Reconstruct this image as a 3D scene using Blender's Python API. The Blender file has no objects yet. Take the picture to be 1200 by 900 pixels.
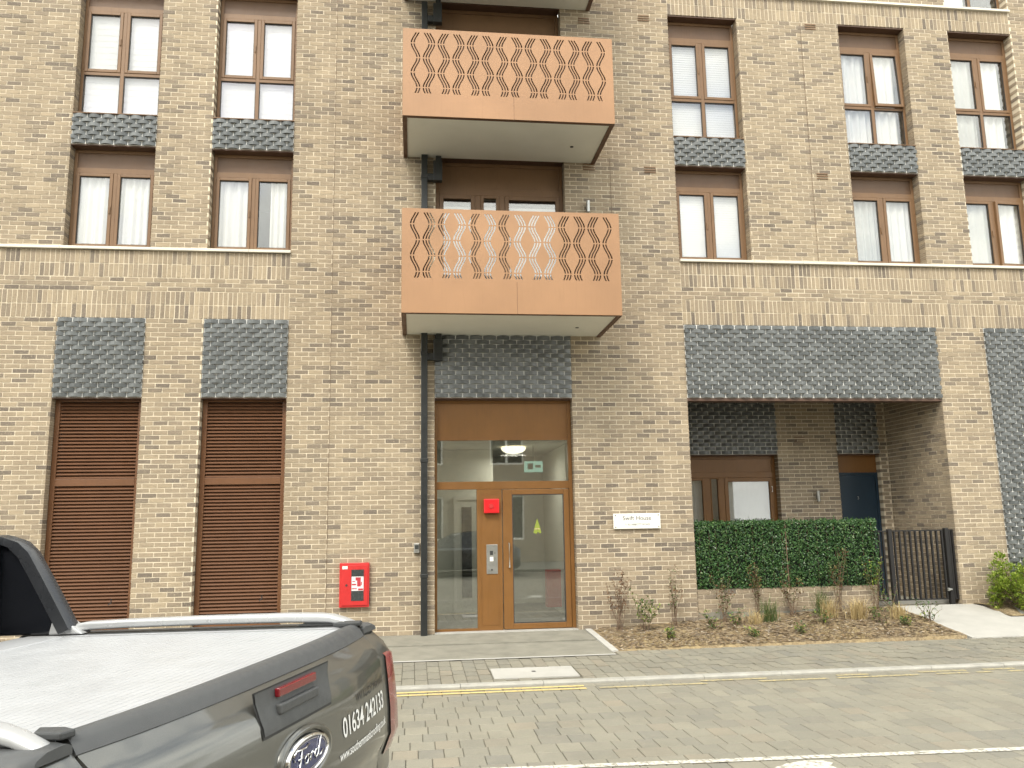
import bpy, bmesh, math, random
from mathutils import Vector, Matrix
rad = math.radians
RN = random.Random(11)
scene = bpy.context.scene
C = scene.collection

# ------------------------------------------------------------------ camera
YAW, PITCH, ROLL = -0.12015894, 0.16323098, -0.01640274
CAM = Vector((0.0, -13.431884, 1.735888))
cy_, sy_ = math.cos(YAW), math.sin(YAW)
fwd = Vector((-sy_*math.cos(PITCH), cy_*math.cos(PITCH), math.sin(PITCH)))
rgt = Vector((cy_, sy_, 0)); upv = rgt.cross(fwd)
cr = rgt*math.cos(ROLL)+upv*math.sin(ROLL); cu = -rgt*math.sin(ROLL)+upv*math.cos(ROLL)
cd = bpy.data.cameras.new('camera'); cam = bpy.data.objects.new('camera', cd); C.objects.link(cam)
cam.matrix_world = Matrix(((cr.x, cu.x, -fwd.x, CAM.x), (cr.y, cu.y, -fwd.y, CAM.y), (cr.z, cu.z, -fwd.z, CAM.z), (0, 0, 0, 1)))
cd.sensor_width = 36; cd.lens = 969.94/1200*36; cd.clip_start = 0.05; cd.clip_end = 3000
scene.camera = cam

# ------------------------------------------------------------------ sky, sun, exposure
SUN_EL, SUN_AZ = rad(52), rad(205)      # azimuth measured clockwise from +Y (north)
w = bpy.data.worlds.new('World'); scene.world = w; w.use_nodes = True
nt = w.node_tree; nt.nodes.clear(); N = nt.nodes.new; L = nt.links.new
wo = N('ShaderNodeOutputWorld'); bg = N('ShaderNodeBackground'); sky = N('ShaderNodeTexSky')
sky.sky_type = 'NISHITA'; sky.sun_disc = False; sky.sun_elevation = SUN_EL; sky.sun_rotation = SUN_AZ
sky.air_density = 1.2; sky.dust_density = 3.0
tc = N('ShaderNodeTexCoord'); mp = N('ShaderNodeMapping'); mp.inputs['Scale'].default_value = (1, 1, 2.2)
no = N('ShaderNodeTexNoise'); no.inputs['Scale'].default_value = 2.3; no.inputs['Detail'].default_value = 7; no.inputs['Roughness'].default_value = .55
cr_ = N('ShaderNodeValToRGB'); cr_.color_ramp.elements[0].position = .36; cr_.color_ramp.elements[1].position = .50
n2 = N('ShaderNodeTexNoise'); n2.inputs['Scale'].default_value = 4.0; n2.inputs['Detail'].default_value = 6
cl = N('ShaderNodeValToRGB'); cl.color_ramp.elements[0].color = (7.5, 7.55, 7.1, 1); cl.color_ramp.elements[1].color = (10.7, 10.7, 9.9, 1)
cl.color_ramp.elements[0].position = .35; cl.color_ramp.elements[1].position = .65
mx = N('ShaderNodeMix'); mx.data_type = 'RGBA'
L(tc.outputs['Generated'], mp.inputs['Vector']); L(mp.outputs[0], no.inputs['Vector']); L(mp.outputs[0], n2.inputs['Vector'])
L(no.outputs['Fac'], cr_.inputs[0]); L(n2.outputs['Fac'], cl.inputs[0])
L(cr_.outputs[0], mx.inputs[0]); L(sky.outputs[0], mx.inputs[6]); L(cl.outputs[0], mx.inputs[7])
L(mx.outputs[2], bg.inputs['Color']); bg.inputs['Strength'].default_value = 0.125; L(bg.outputs[0], wo.inputs[0])
sd = bpy.data.lights.new('sun', 'SUN'); sun = bpy.data.objects.new('sun', sd); C.objects.link(sun)
sd.energy = 1.25; sd.angle = rad(20); sd.color = (1, .955, .85)
sdir = Vector((math.sin(SUN_AZ)*math.cos(SUN_EL), math.cos(SUN_AZ)*math.cos(SUN_EL), math.sin(SUN_EL)))
sun.rotation_euler = sdir.to_track_quat('Z', 'Y').to_euler(); sun.location = (-8, -20, 30)
vs = scene.view_settings; vs.view_transform = 'Standard'; vs.look = 'None'; vs.gamma = 1; vs.exposure = 1.28; vs.use_curve_mapping = False
cyc = scene.cycles; cyc.use_denoising = True; cyc.max_bounces = 6; cyc.diffuse_bounces = 3; cyc.glossy_bounces = 3; cyc.transparent_max_bounces = 12; cyc.use_adaptive_sampling = True; cyc.adaptive_threshold = .02; cyc.caustics_reflective = False; cyc.caustics_refractive = False

# ------------------------------------------------------------------ materials
MATS = {}
class NT:
    def __init__(s, name):
        m = bpy.data.materials.new(name); m.use_nodes = True; s.m = m; s.t = m.node_tree; s.b = s.t.nodes['Principled BSDF']; s.out = s.t.nodes['Material Output']
        MATS[name] = m
    def n(s, ty, **kw):
        x = s.t.nodes.new('ShaderNode'+ty)
        for k, v in kw.items():
            if k in x.inputs: x.inputs[k].default_value = v
            else: setattr(x, k, v)
        return x
    def l(s, a, b): s.t.links.new(a, b)
    def pos(s, scale=(1, 1, 1), obj=False):
        g = s.n('TexCoord') if obj else s.n('NewGeometry'); mp = s.n('Mapping'); mp.inputs['Scale'].default_value = scale
        s.l(g.outputs['Object' if obj else 'Position'], mp.inputs['Vector']); return mp.outputs[0]
    def noise(s, scale, detail=4, rough=.55, sc=(1, 1, 1), obj=False, off=None):
        x = s.n('TexNoise', Scale=scale, Detail=detail, Roughness=rough); v = s.pos(sc, obj)
        if off is not None:
            a = s.n('VectorMath', operation='ADD'); s.l(v, a.inputs[0]); s.l(off, a.inputs[1]); v = a.outputs[0]
        s.l(v, x.inputs['Vector']); return x.outputs['Fac']
    def ramp(s, fac, stops, interp='LINEAR'):
        r = s.n('ValToRGB'); r.color_ramp.interpolation = interp; e = r.color_ramp.elements
        while len(e) < len(stops): e.new(.5)
        for k, (p, c) in enumerate(stops): e[k].position = p; e[k].color = (*c, 1) if len(c) == 3 else c
        s.l(fac, r.inputs[0]); return r.outputs[0]
    def mix(s, fac, a, b, mode='MIX'):
        x = s.n('Mix', data_type='RGBA', blend_type=mode)
        for i, v in ((0, fac), (6, a), (7, b)):
            if hasattr(v, 'links'): s.l(v, x.inputs[i])
            elif i == 0: x.inputs[0].default_value = v
            else: x.inputs[i].default_value = (*v, 1)
        return x.outputs[2]
    def math(s, op, a, b=0.0):
        x = s.n('Math', operation=op)
        for i, v in ((0, a), (1, b)):
            if hasattr(v, 'links'): s.l(v, x.inputs[i])
            else: x.inputs[i].default_value = v
        return x.outputs[0]
    def set(s, col=None, rough=None, metal=None, spec=None, coat=None):
        if col is not None:
            if hasattr(col, 'links'): s.l(col, s.b.inputs['Base Color'])
            else: s.b.inputs['Base Color'].default_value = (*col, 1)
        if rough is not None:
            if hasattr(rough, 'links'): s.l(rough, s.b.inputs['Roughness'])
            else: s.b.inputs['Roughness'].default_value = rough
        if metal is not None: s.b.inputs['Metallic'].default_value = metal
        if spec is not None: s.b.inputs['Specular IOR Level'].default_value = spec
        if coat is not None: s.b.inputs['Coat Weight'].default_value = coat; s.b.inputs['Coat Roughness'].default_value = .05
        return s
    def bump(s, h, strength=.3, dist=.01):
        b = s.n('Bump', Strength=strength, Distance=dist); s.l(h, b.inputs['Height']); s.l(b.outputs[0], s.b.inputs['Normal']); return s

def plain(name, col, rough=.6, metal=0, var=.12, scale=6, bump=0, spec=None, coat=None, bscale=60):
    t = NT(name); f = t.noise(scale, 5, .6)
    c = t.ramp(f, [(.25, tuple(x*(1-var) for x in col)), (.75, tuple(min(1, x*(1+var)) for x in col))])
    r = t.ramp(t.noise(scale*2.3, 4), [(.3, (max(0, rough-.07),)*3), (.7, (min(1, rough+.07),)*3)])
    t.set(c, r, metal, spec, coat)
    if bump: t.bump(t.noise(bscale, 4), bump, .004)
    return t.m

def rnd_src(t, island):
    return t.n('NewGeometry').outputs['Random Per Island'] if island else t.n('ObjectInfo').outputs['Random']

def brick_mat(name, island):
    t = NT(name); r = rnd_src(t, island)
    lo = t.noise(.55, 2)                                     # whole batches run lighter or greyer
    v = t.math('ADD', r, t.math('MULTIPLY', t.math('SUBTRACT', lo, .5), .35))
    c = t.ramp(v, [(0, (.372, .302, .212)), (.18, (.338, .274, .194)), (.42, (.302, .245, .176)), (.60, (.317, .256, .184)), (.76, (.270, .220, .163)), (.90, (.218, .180, .139)), (1, (.165, .138, .112))])
    ofs = t.math('MULTIPLY', r, 97.0); st = t.noise(13, 5, .65, (1, 1, 3.0), off=ofs)                      # sooty drags across the face
    c = t.mix(t.ramp(st, [(.52, (0, 0, 0)), (.74, (.6, .6, .6))]), c, (.19, .16, .128))
    fl = t.noise(38, 3, .6)
    c = t.mix(t.ramp(fl, [(.56, (0, 0, 0)), (.74, (.6, .6, .6))]), c, (.52, .44, .32))
    gr = t.noise(260, 3, .7)
    c = t.mix(.5, c, t.ramp(gr, [(.3, (.68, .68, .68)), (.7, (1.18, 1.18, 1.18))]), 'MULTIPLY')
    c = t.mix(1.0, c, t.ramp(t.noise(1.1, 5, .6, (2.2, 2.2, .3)), [(.3, (.90, .895, .89)), (.7, (1.08, 1.08, 1.08))]), 'MULTIPLY')   # weathering runs
    t.set(c, .92, spec=.2); t.bump(t.math('ADD', t.noise(70, 5, .65), t.math('MULTIPLY', t.noise(14, 3), .8)), .55, .006)
    return t.m
brick_m, brick_o = brick_mat('brick_mass', True), brick_mat('brick_single', False)
t = NT('mortar'); c = t.ramp(t.noise(5, 6, .6), [(.3, (.60, .525, .40)), (.7, (.72, .635, .49))]); c = t.mix(.4, c, t.ramp(t.noise(300, 2), [(.3, (.75, .75, .75)), (.7, (1.1, 1.1, 1.1))]), 'MULTIPLY')
t.set(c, .95, spec=.1).bump(t.noise(160, 3), .5, .003)
def glazed(name, island):
    t = NT(name); r = rnd_src(t, island)
    c = t.ramp(r, [(0, (.072, .079, .080)), (.5, (.106, .114, .115)), (1, (.145, .155, .156))])
    c = t.mix(.55, c, t.ramp(t.noise(120, 4, .7), [(.3, (.6, .6, .6)), (.72, (1.35, 1.35, 1.35))]), 'MULTIPLY')
    t.set(c, t.ramp(t.noise(25, 3), [(.3, (.30,)*3), (.7, (.5,)*3)]), spec=.55); t.bump(t.noise(40, 4), .25, .004); return t.m
glz_m, glz_o = glazed('glazed_mass', True), glazed('glazed_single', False)
t = NT('pale_mortar'); t.set(t.ramp(t.noise(7, 5), [(.3, (.74, .73, .69)), (.7, (.86, .85, .80))]), .95)
def paver(name, island, pal):
    t = NT(name); r = rnd_src(t, island)
    c = t.ramp(r, pal); c = t.mix(t.ramp(t.noise(1.3, 4, .6), [(.42, (0, 0, 0)), (.68, (.55, .55, .55))]), c, (.185, .174, .14))
    c = t.mix(t.ramp(t.noise(7, 5, .65), [(.5, (0, 0, 0)), (.75, (.45, .45, .45))]), c, (.262, .24, .186))
    c = t.mix(.55, c, t.ramp(t.noise(150, 4, .7), [(.3, (.66, .66, .66)), (.7, (1.24, 1.24, 1.24))]), 'MULTIPLY')
    t.set(c, .88, spec=.25); t.bump(t.noise(140, 4), .5, .004); return t.m
PAL = [(0, (.258, .242, .192)), (.25, (.238, .225, .181)), (.45, (.212, .203, .168)), (.6, (.245, .231, .184)), (.8, (.195, .188, .160)), (.93, (.262, .233, .180)), (1, (.218, .206, .168))]
pav_m, pav_o = paver('paver_mass', True, PAL), paver('paver_single', False, PAL)
plain('joint_sand', (.14, .13, .10), .95, var=.3, scale=9, bump=.5)
plain('kerb_stone', (.34, .33, .295), .85, var=.18, scale=7, bump=.4, bscale=150)
plain('concrete', (.215, .205, .168), .88, var=.22, scale=3.5, bump=.4, bscale=120)
plain('pale_concrete', (.385, .375, .345), .85, var=.10, scale=3, bump=.3, bscale=120)
plain('edging', (.42, .41, .38), .85, var=.12, scale=5, bump=.3)
plain('asphalt', (.055, .055, .053), .9, var=.25, scale=4, bump=.6, bscale=180)
def worn(name, col, lo, hi):
    t = NT(name); f = t.ramp(t.noise(26, 6, .7), [(lo, (0, 0, 0)), (hi, (1, 1, 1))]); t.set(t.mix(f, (.23, .215, .17), col), .7); t.bump(t.noise(150, 3), .3, .003)
worn('yellow_paint', (.62, .48, .19), .32, .52); worn('yellow_faint', (.50, .41, .20), .40, .60); worn('white_paint', (.58, .56, .50), .40, .54)
def metal_paint(name, col, rough, var=.07, scale=3, streak=.10):
    t = NT(name); c = t.ramp(t.noise(scale, 4), [(.3, tuple(x*(1-var) for x in col)), (.7, tuple(x*(1+var) for x in col))])
    s = t.noise(6, 5, .6, (5, 5, .35)); c = t.mix(t.ramp(s, [(.52, (0, 0, 0)), (.75, (streak*4,)*3)]), c, tuple(x*.72 for x in col))
    t.set(c, t.ramp(t.noise(9, 4), [(.3, (rough-.06,)*3), (.7, (rough+.08,)*3)]), .0, .4); t.bump(t.noise(220, 2), .06, .002); return t
metal_paint('frame_brown', (.175, .100, .050), .42); metal_paint('panel_brown_shaded', (.125, .072, .040), .45); metal_paint('door_brown', (.185, .086, .024), .40); metal_paint('louvre_brown', (.142, .064, .028), .42); metal_paint('slat_brown', (.128, .058, .028), .48)  # top panel brown is the frame brown darkened, shade put into the colour
metal_paint('balcony_copper', (.335, .188, .098), .40, .10, .9, .05); metal_paint('balcony_trim', (.12, .062, .035), .5)
metal_paint('dark_steel', (.014, .013, .013), .6); metal_paint('door_navy', (.016, .034, .055), .35)
plain('soffit_white', (.78, .78, .72), .65, var=.05, scale=1.2); plain('soffit_brown', (.085, .045, .028), .6)
plain('pipe_black', (.014, .016, .016), .42, var=.2); plain('stone_sill', (.62, .585, .50), .8, var=.10, scale=2.5, bump=.2)
def glass(name, ior, tint):
    t = NT(name); t.t.nodes.remove(t.b); tr = t.n('BsdfTransparent'); tr.inputs[0].default_value = (*tint, 1); gl = t.n('BsdfGlossy', Roughness=.015)
    lw = t.n('LayerWeight', Blend=.5); f5 = t.math('POWER', lw.outputs['Facing'], 4.0); f0 = ((ior-1)/(ior+1))**2; frv = t.math('ADD', t.math('MULTIPLY', f5, 1-f0), f0); bp = t.n('Bump', Strength=.02, Distance=.02); t.l(t.noise(1.1, 2), bp.inputs['Height']); t.l(bp.outputs[0], gl.inputs['Normal'])
    m = t.n('MixShader'); t.l(frv, m.inputs[0]); t.l(tr.outputs[0], m.inputs[1]); t.l(gl.outputs[0], m.inputs[2]); t.l(m.outputs[0], t.out.inputs[0])
glass('pane_glass', 2.15, (.985, .99, .985)); glass('door_glass', 2.9, (.93, .955, .93))
glass('bottle', 1.5, (.5, .5, .5))
def cloth(name, col):
    t = NT(name); t.set(t.ramp(t.noise(3, 3), [(.3, tuple(x*.95 for x in col)), (.7, col)]), .9)
    tl = t.n('BsdfTranslucent'); tl.inputs[0].default_value = (*col, 1); m = t.n('MixShader'); m.inputs[0].default_value = .3
    t.l(t.b.outputs[0], m.inputs[1]); t.l(tl.outputs[0], m.inputs[2]); t.l(m.outputs[0], t.out.inputs[0])
cloth('curtain', (.92, .91, .885)); cloth('blind', (.91, .91, .915)); cloth('grey_curtain', (.62, .63, .60))
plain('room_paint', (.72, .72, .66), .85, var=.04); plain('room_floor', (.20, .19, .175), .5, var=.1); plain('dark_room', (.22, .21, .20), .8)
plain('red_paint', (.50, .028, .028), .38, var=.08); plain('alarm_red', (.62, .012, .016), .35, var=.06); plain('dark_panel', (.045, .05, .05), .25)
plain('white_plate', (.78, .77, .72), .4, var=.03); plain('ink', (.03, .03, .03), .6); plain('steel', (.42, .42, .40), .35, metal=.8); plain('sticker_green', (.22, .27, .04), .5)
plain('sticker_red', (.42, .035, .05), .5); plain('sticker_white', (.72, .68, .68), .5); plain('exit_green', (.35, .62, .50), .4)
def emit(name, col, st):
    t = NT(name); t.b.inputs['Emission Color'].default_value = (*col, 1); t.b.inputs['Emission Strength'].default_value = st; t.set(col, .5)
emit('lamp_lit', (1, .90, .70), 1.0); emit('exit_lit', (.45, .75, .62), .28)
def mulch():
    t = NT('mulch'); c = t.ramp(t.noise(22, 7, .7), [(.3, (.10, .072, .045)), (.5, (.28, .21, .12)), (.7, (.46, .37, .23))])
    c = t.mix(t.ramp(t.noise(2.2, 5), [(.45, (0, 0, 0)), (.68, (.7, .7, .7))]), c, (.44, .335, .175)); t.set(c, .95).bump(t.noise(60, 6, .7), .9, .03)
mulch()
def leaf(name, cols, rough=.45, tl_=.25, spec=.5):
    t = NT(name); r = t.n('NewGeometry').outputs['Random Per Island']
    c = t.ramp(r, [(k/(len(cols)-1), q) for k, q in enumerate(cols)]); t.set(c, rough, spec=spec)
    tl = t.n('BsdfTranslucent'); t.l(c, tl.inputs[0]); m = t.n('MixShader'); m.inputs[0].default_value = tl_
    t.l(t.b.outputs[0], m.inputs[1]); t.l(tl.outputs[0], m.inputs[2]); t.l(m.outputs[0], t.out.inputs[0])
leaf('hedge_leaf', [(.018, .055, .018), (.046, .12, .034), (.08, .175, .05), (.024, .07, .023), (.16, .26, .09)], .32)
plain('hedge_backing', (.006, .014, .006), .9)
leaf('dead_leaf', [(.10, .045, .025), (.16, .09, .045), (.22, .13, .07), (.09, .05, .035)], .8, .15, .2)
leaf('weed_leaf', [(.06, .11, .03), (.10, .16, .045), (.16, .17, .06), (.05, .09, .03)], .6)
leaf('red_leaf', [(.16, .055, .03), (.20, .12, .04), (.12, .13, .04), (.10, .15, .04)], .6)
leaf('lime_leaf', [(.20, .29, .03), (.28, .36, .045), (.14, .23, .03), (.35, .40, .07)], .5)
leaf('straw', [(.52, .41, .20), (.42, .31, .15), (.60, .50, .28), (.34, .25, .13)], .85, .2, .2)
leaf('chips', [(.10, .065, .04), (.26, .18, .10), (.40, .31, .20), (.16, .12, .09), (.55, .48, .38)], .9, .05, .2)
plain('twig', (.15, .10, .065), .85, var=.25, scale=30)
# vehicle
def carpaint(name, col, flake=.25):
    t = NT(name); t.set(t.ramp(t.noise(900, 2), [(.35, tuple(x*.86 for x in col)), (.65, tuple(x*1.16 for x in col))]), .34, .55, coat=1.0); return t
carpaint('truck_paint', (.112, .113, .103)); carpaint('car_paint', (.06, .065, .07))
plain('black_plastic', (.045, .048, .050), .55, var=.12, scale=20, bump=.25, bscale=500); plain('hoop_plastic', (.028, .030, .034), .28, var=.1); plain('gloss_black', (.010, .011, .014), .12, var=.1); plain('cap_plastic', (.066, .069, .071), .5, var=.08, scale=14, bump=.2, bscale=500)
plain('alu_slat', (.42, .43, .445), .42, metal=.2, var=.05, scale=3); plain('silver_rail', (.44, .45, .46), .30, metal=.3, var=.03)
plain('chrome', (.75, .75, .75), .12, metal=1.0, var=.02); plain('badge_blue', (.012, .022, .11), .2, var=.05, coat=1.0); plain('lens_red', (.17, .008, .014), .15, var=.1, coat=1.0); plain('lamp_red', (.24, .05, .048), .22, var=.2, coat=1.0)
plain('vinyl_white', (.82, .82, .80), .5, var=.02); plain('rubber', (.02, .02, .02), .85); plain('alloy', (.28, .28, .29), .35, metal=.7); plain('auto_glass', (.012, .014, .016), .06, var=.1)

# ------------------------------------------------------------------ mesh helpers
class MB:
    def __init__(s): s.v = []; s.f = []
    def add(s, vs, fs):
        o = len(s.v); s.v += [tuple(p) for p in vs]; s.f += [tuple(i+o for i in f) for f in fs]; return s
    def box(s, x0, x1, y0, y1, z0, z1, skip=''):
        vs = [(x0, y0, z0), (x1, y0, z0), (x1, y1, z0), (x0, y1, z0), (x0, y0, z1), (x1, y0, z1), (x1, y1, z1), (x0, y1, z1)]
        fs = {'b': (0, 3, 2, 1), 't': (4, 5, 6, 7), 'f': (0, 1, 5, 4), 'k': (2, 3, 7, 6), 'l': (3, 0, 4, 7), 'r': (1, 2, 6, 5)}
        return s.add(vs, [q for k, q in fs.items() if k not in skip])
    def ring(s, x0, x1, z0, z1, w, y0, y1, wb=None, wt=None, wl=None, wr=None):   # rectangular frame in XZ, y0..y1, butt-jointed
        wb = w if wb is None else wb; wt = w if wt is None else wt; wl = w if wl is None else wl; wr = w if wr is None else wr
        s.box(x0, x0+wl, y0, y1, z0, z1); s.box(x1-wr, x1, y0, y1, z0, z1)
        s.box(x0+wl, x1-wr, y0, y1, z0, z0+wb); s.box(x0+wl, x1-wr, y0, y1, z1-wt, z1); return s
    def prism(s, poly, axis, a, b):          # poly in the two other axes, extruded along axis
        n = len(poly)
        def P(q, h): return {'x': (h, q[0], q[1]), 'y': (q[0], h, q[1]), 'z': (q[0], q[1], h)}[axis]
        vs = [P(q, a) for q in poly]+[P(q, b) for q in poly]
        return s.add(vs, [tuple(range(n))[::-1], tuple(range(n, 2*n))]+[(i, (i+1) % n, n+(i+1) % n, n+i) for i in range(n)])
    def grid(s, rows, close=False):
        n = len(rows[0]); vs = [p for r in rows for p in r]; fs = []
        for i in range(len(rows)-1):
            for j in range(n-1 if not close else n):
                fs.append((i*n+j, i*n+(j+1) % n, (i+1)*n+(j+1) % n, (i+1)*n+j))
        return s.add(vs, fs)
    def tube(s, pts, r, k=8, caps=True):
        rings = []; n = len(pts); pts = [Vector(p) for p in pts]
        for i, p in enumerate(pts):
            d = (pts[min(i+1, n-1)]-pts[max(i-1, 0)]).normalized(); a = d.cross(Vector((0, 0, 1)))
            if a.length < 1e-3: a = d.cross(Vector((0, 1, 0)))
            a.normalize(); b = d.cross(a); rr = r[i] if isinstance(r, (list, tuple)) else r
            rings.append([p+a*rr*math.cos(2*math.pi*j/k)+b*rr*math.sin(2*math.pi*j/k) for j in range(k)])
        o = len(s.v); s.grid(rings, True)
        if caps: s.f += [tuple(range(o, o+k))[::-1], tuple(range(o+(n-1)*k, o+n*k))]
        return s
    def disc(s, c, u, v, a, b, k=24):
        c, u, v = Vector(c), Vector(u), Vector(v)
        return s.add([c+u*a*math.cos(2*math.pi*i/k)+v*b*math.sin(2*math.pi*i/k) for i in range(k)], [tuple(range(k))])
    def mesh(s, name, mat, smooth=False):
        me = bpy.data.meshes.new(name); me.from_pydata(s.v, [], s.f)
        if mat: me.materials.append(MATS[mat])
        if smooth: me.polygons.foreach_set('use_smooth', [True]*len(me.polygons))
        me.update(); return me
    def build(s, name, mat, parent=None, smooth=False, bevel=0, auto=None, fix=False):
        me = s.mesh(name, mat, smooth or auto is not None)
        if fix:
            bm = bmesh.new(); bm.from_mesh(me); bmesh.ops.recalc_face_normals(bm, faces=bm.faces); bm.to_mesh(me); bm.free()
        o = link(name, me, parent)
        if bevel:
            m = o.modifiers.new('bevel', 'BEVEL'); m.width = bevel; m.segments = 2; m.limit_method = 'ANGLE'; m.angle_limit = rad(40)
        if auto is not None:
            try: me.set_sharp_from_angle(angle=rad(auto))
            except Exception: pass
        return o
def link(name, data, parent=None, loc=None):
    o = bpy.data.objects.new(name, data); C.objects.link(o)
    if parent: o.parent = parent
    if loc is not None: o.location = loc
    return o
def tag(o, label=None, cat=None, group=None, kind=None):
    for k, v in (('label', label), ('category', cat), ('group', group), ('kind', kind)):
        if v: o[k] = v
    return o
def empty(name, loc=(0, 0, 0)):
    o = bpy.data.objects.new(name, None); C.objects.link(o); o.location = loc; o.empty_display_size = .2; return o
def text_mesh(body, size, spacing=1.0, bold=0.0):
    cu_ = bpy.data.curves.new('lettering', 'FONT'); cu_.body = body; cu_.size = size; cu_.align_x = 'LEFT'; cu_.space_character = spacing; cu_.fill_mode = 'FRONT'; cu_.offset = bold
    o = bpy.data.objects.new('lettering', cu_); C.objects.link(o); bpy.context.view_layer.update()
    me = bpy.data.meshes.new_from_object(o.evaluated_get(bpy.context.evaluated_depsgraph_get()))
    bpy.data.objects.remove(o); vs = [v.co.copy() for v in me.vertices]; fs = [tuple(p.vertices) for p in me.polygons]; bpy.data.meshes.remove(me)
    x1 = max(v.x for v in vs); x0 = min(v.x for v in vs)
    return [(v.x-x0, v.y) for v in vs], fs, x1-x0
def depth_of(p): return (Vector(p)-CAM).dot(fwd)
def pix(p):
    q = Vector(p)-CAM; z = q.dot(fwd); return (600+969.94*q.dot(cr)/z, 450-969.94*q.dot(cu)/z)

# ================================================================== GROUND
def zp(y): return -0.02+0.03*min(0, y)          # pavement falls to the kerb
ROAD_Z = -0.150
tag(MB().box(-60, 60, -90, -3.53, -.6, ROAD_Z-.012).build('road', 'joint_sand'), kind='structure')
road = bpy.data.objects['road']
pave = tag(MB().add([(-40, -.0, zp(0)-.012), (-40, -3.4, zp(-3.4)-.012), (40, -3.4, zp(-3.4)-.012), (40, 0, zp(0)-.012)], [(0, 1, 2, 3)]).build('pavement', 'joint_sand'), kind='structure')
tag(MB().box(-60, 60, 0.02, 60, -.6, -.05).build('ground', 'concrete'), kind='structure')

def paver_mesh(w_, d_, h_=.02):
    c = .004; b = MB(); x, y = w_/2, d_/2
    b.add([(-x, -y, -h_), (x, -y, -h_), (x, y, -h_), (-x, y, -h_), (-x, -y, -c), (x, -y, -c), (x, y, -c), (-x, y, -c), (-x+c, -y+c, 0), (x-c, -y+c, 0), (x-c, y-c, 0), (-x+c, y-c, 0)],
          [(8, 9, 10, 11)]+[(i, (i+1) % 4, 4+(i+1) % 4, 4+i) for i in range(4)]+[(4+i, 4+(i+1) % 4, 8+(i+1) % 4, 8+i) for i in range(4)])
    return b
def lay(cells, parent, zf, name, limit=300):
    cells.sort(key=lambda c: -c[4]); big = cells[:limit]; rest = cells[limit:]; cache = {}
    for (x, y, w_, d_, s_) in big:
        k = (round(w_, 3), round(d_, 3))
        if k not in cache: cache[k] = paver_mesh(*k).mesh(name, 'paver_single')
        o = link(name, cache[k], parent, (x, y, zf(y)+RN.uniform(-.0015, .0015))); o.rotation_euler = (RN.uniform(-.004, .004), RN.uniform(-.004, .004), RN.uniform(-.006, .006))
    b = MB()
    for (x, y, w_, d_, s_) in rest:
        p = paver_mesh(w_, d_); z = zf(y)+RN.uniform(-.0015, .0015); b.add([(x+q[0], y+q[1], z+q[2]) for q in p.v], p.f)
    tag(b.build(name+'_field', 'paver_mass', parent), kind='stuff')
def score(x, y, z, area):
    d = depth_of((x, y, z)); u, v = pix((x, y, z))
    if d < .5 or u < 0 or u > 1200 or v > 895 or (u < 475 and v > 700): return 0
    return area/d**3
cells = []; pw, pd = .212, .262
r_ = 0; y = -3.69
while y > -13.2:
    off = (.5 if r_ % 2 else 0)*pw+RN.uniform(-.03, .03); x = -9+off
    while x < 13:
        w_ = pw*(1 if RN.random() < .8 else RN.choice((.75, 1.25)))
        cells.append((x+w_/2, y-pd/2, w_-.006, pd-.006, score(x, y, ROAD_Z, 1))); x += w_
    y -= pd; r_ += 1
lay(cells, road, lambda y: ROAD_Z, 'paver')
# painted lines lie on the pavers
def strip(b, x0, x1, y0, y1, z=ROAD_Z+.005, ya=0):
    n = max(1, int((x1-x0)/.25))
    for i in range(n):
        a, c = x0+(x1-x0)*i/n, x0+(x1-x0)*(i+1)/n
        b.add([(a, y0+a*ya, z), (c, y0+c*ya, z), (c, y1+c*ya, z), (a, y1+a*ya, z)], [(0, 1, 2, 3)])
for yy in (-3.655, -3.80):
    b = MB(); strip(b, -9, 1.95, yy-.055, yy+.018); b.build('yellow_line', 'yellow_paint', road)
    b = MB(); x = 2.1
    while x < 13:
        l = RN.choice((.2, .42, .62, .85))
        if RN.random() < .74: strip(b, x, x+l-.012, yy-.053, yy+.016)
        x += l+RN.choice((0, 0, .1, .21))
    b.build('yellow_line', 'yellow_faint', road)
b = MB(); x = -9
while x < 13: strip(b, x, x+.24, -6.735, -6.645, ya=-.0425); x += .246
b.build('white_line', 'white_paint', road)
b = MB(); z = ROAD_Z+.005
ar = [(2.70, -7.06), (2.86, -6.96), (3.04, -6.905), (3.17, -6.93), (3.22, -7.0), (3.17, -7.06), (3.24, -7.5), (2.85, -7.5), (2.92, -7.12)]
b.add([(p[0], p[1], z) for p in ar], [tuple(range(len(ar)))[::-1]]); b.build('road_marking', 'white_paint', road)
# channel block course and kerb stones
ch = MB(); x = -9
while x < 13: ch.box(x, x+.296, -3.686, -3.524, ROAD_Z-.02, ROAD_Z-.001); x += .3
tag(ch.build('channel_block', 'paver_mass', road), kind='stuff')
kerb = tag(MB().box(-40, 40, -3.52, -3.41, -.5, zp(-3.4)-.03).build('kerb', 'joint_sand'), kind='structure')
km = MB(); zt = zp(-3.4)+.004
km.prism([(-.122, -.15), (-.122, -.018), (-.108, 0), (0, 0), (0, -.15)], 'x', 0, .957); kme = km.mesh('kerb_stone', 'kerb_stone')
x = -9+.843+.04
while x < 13: link('kerb_stone', kme, kerb, (x, -3.4, zt+RN.uniform(-.002, .002))); x += .963
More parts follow.
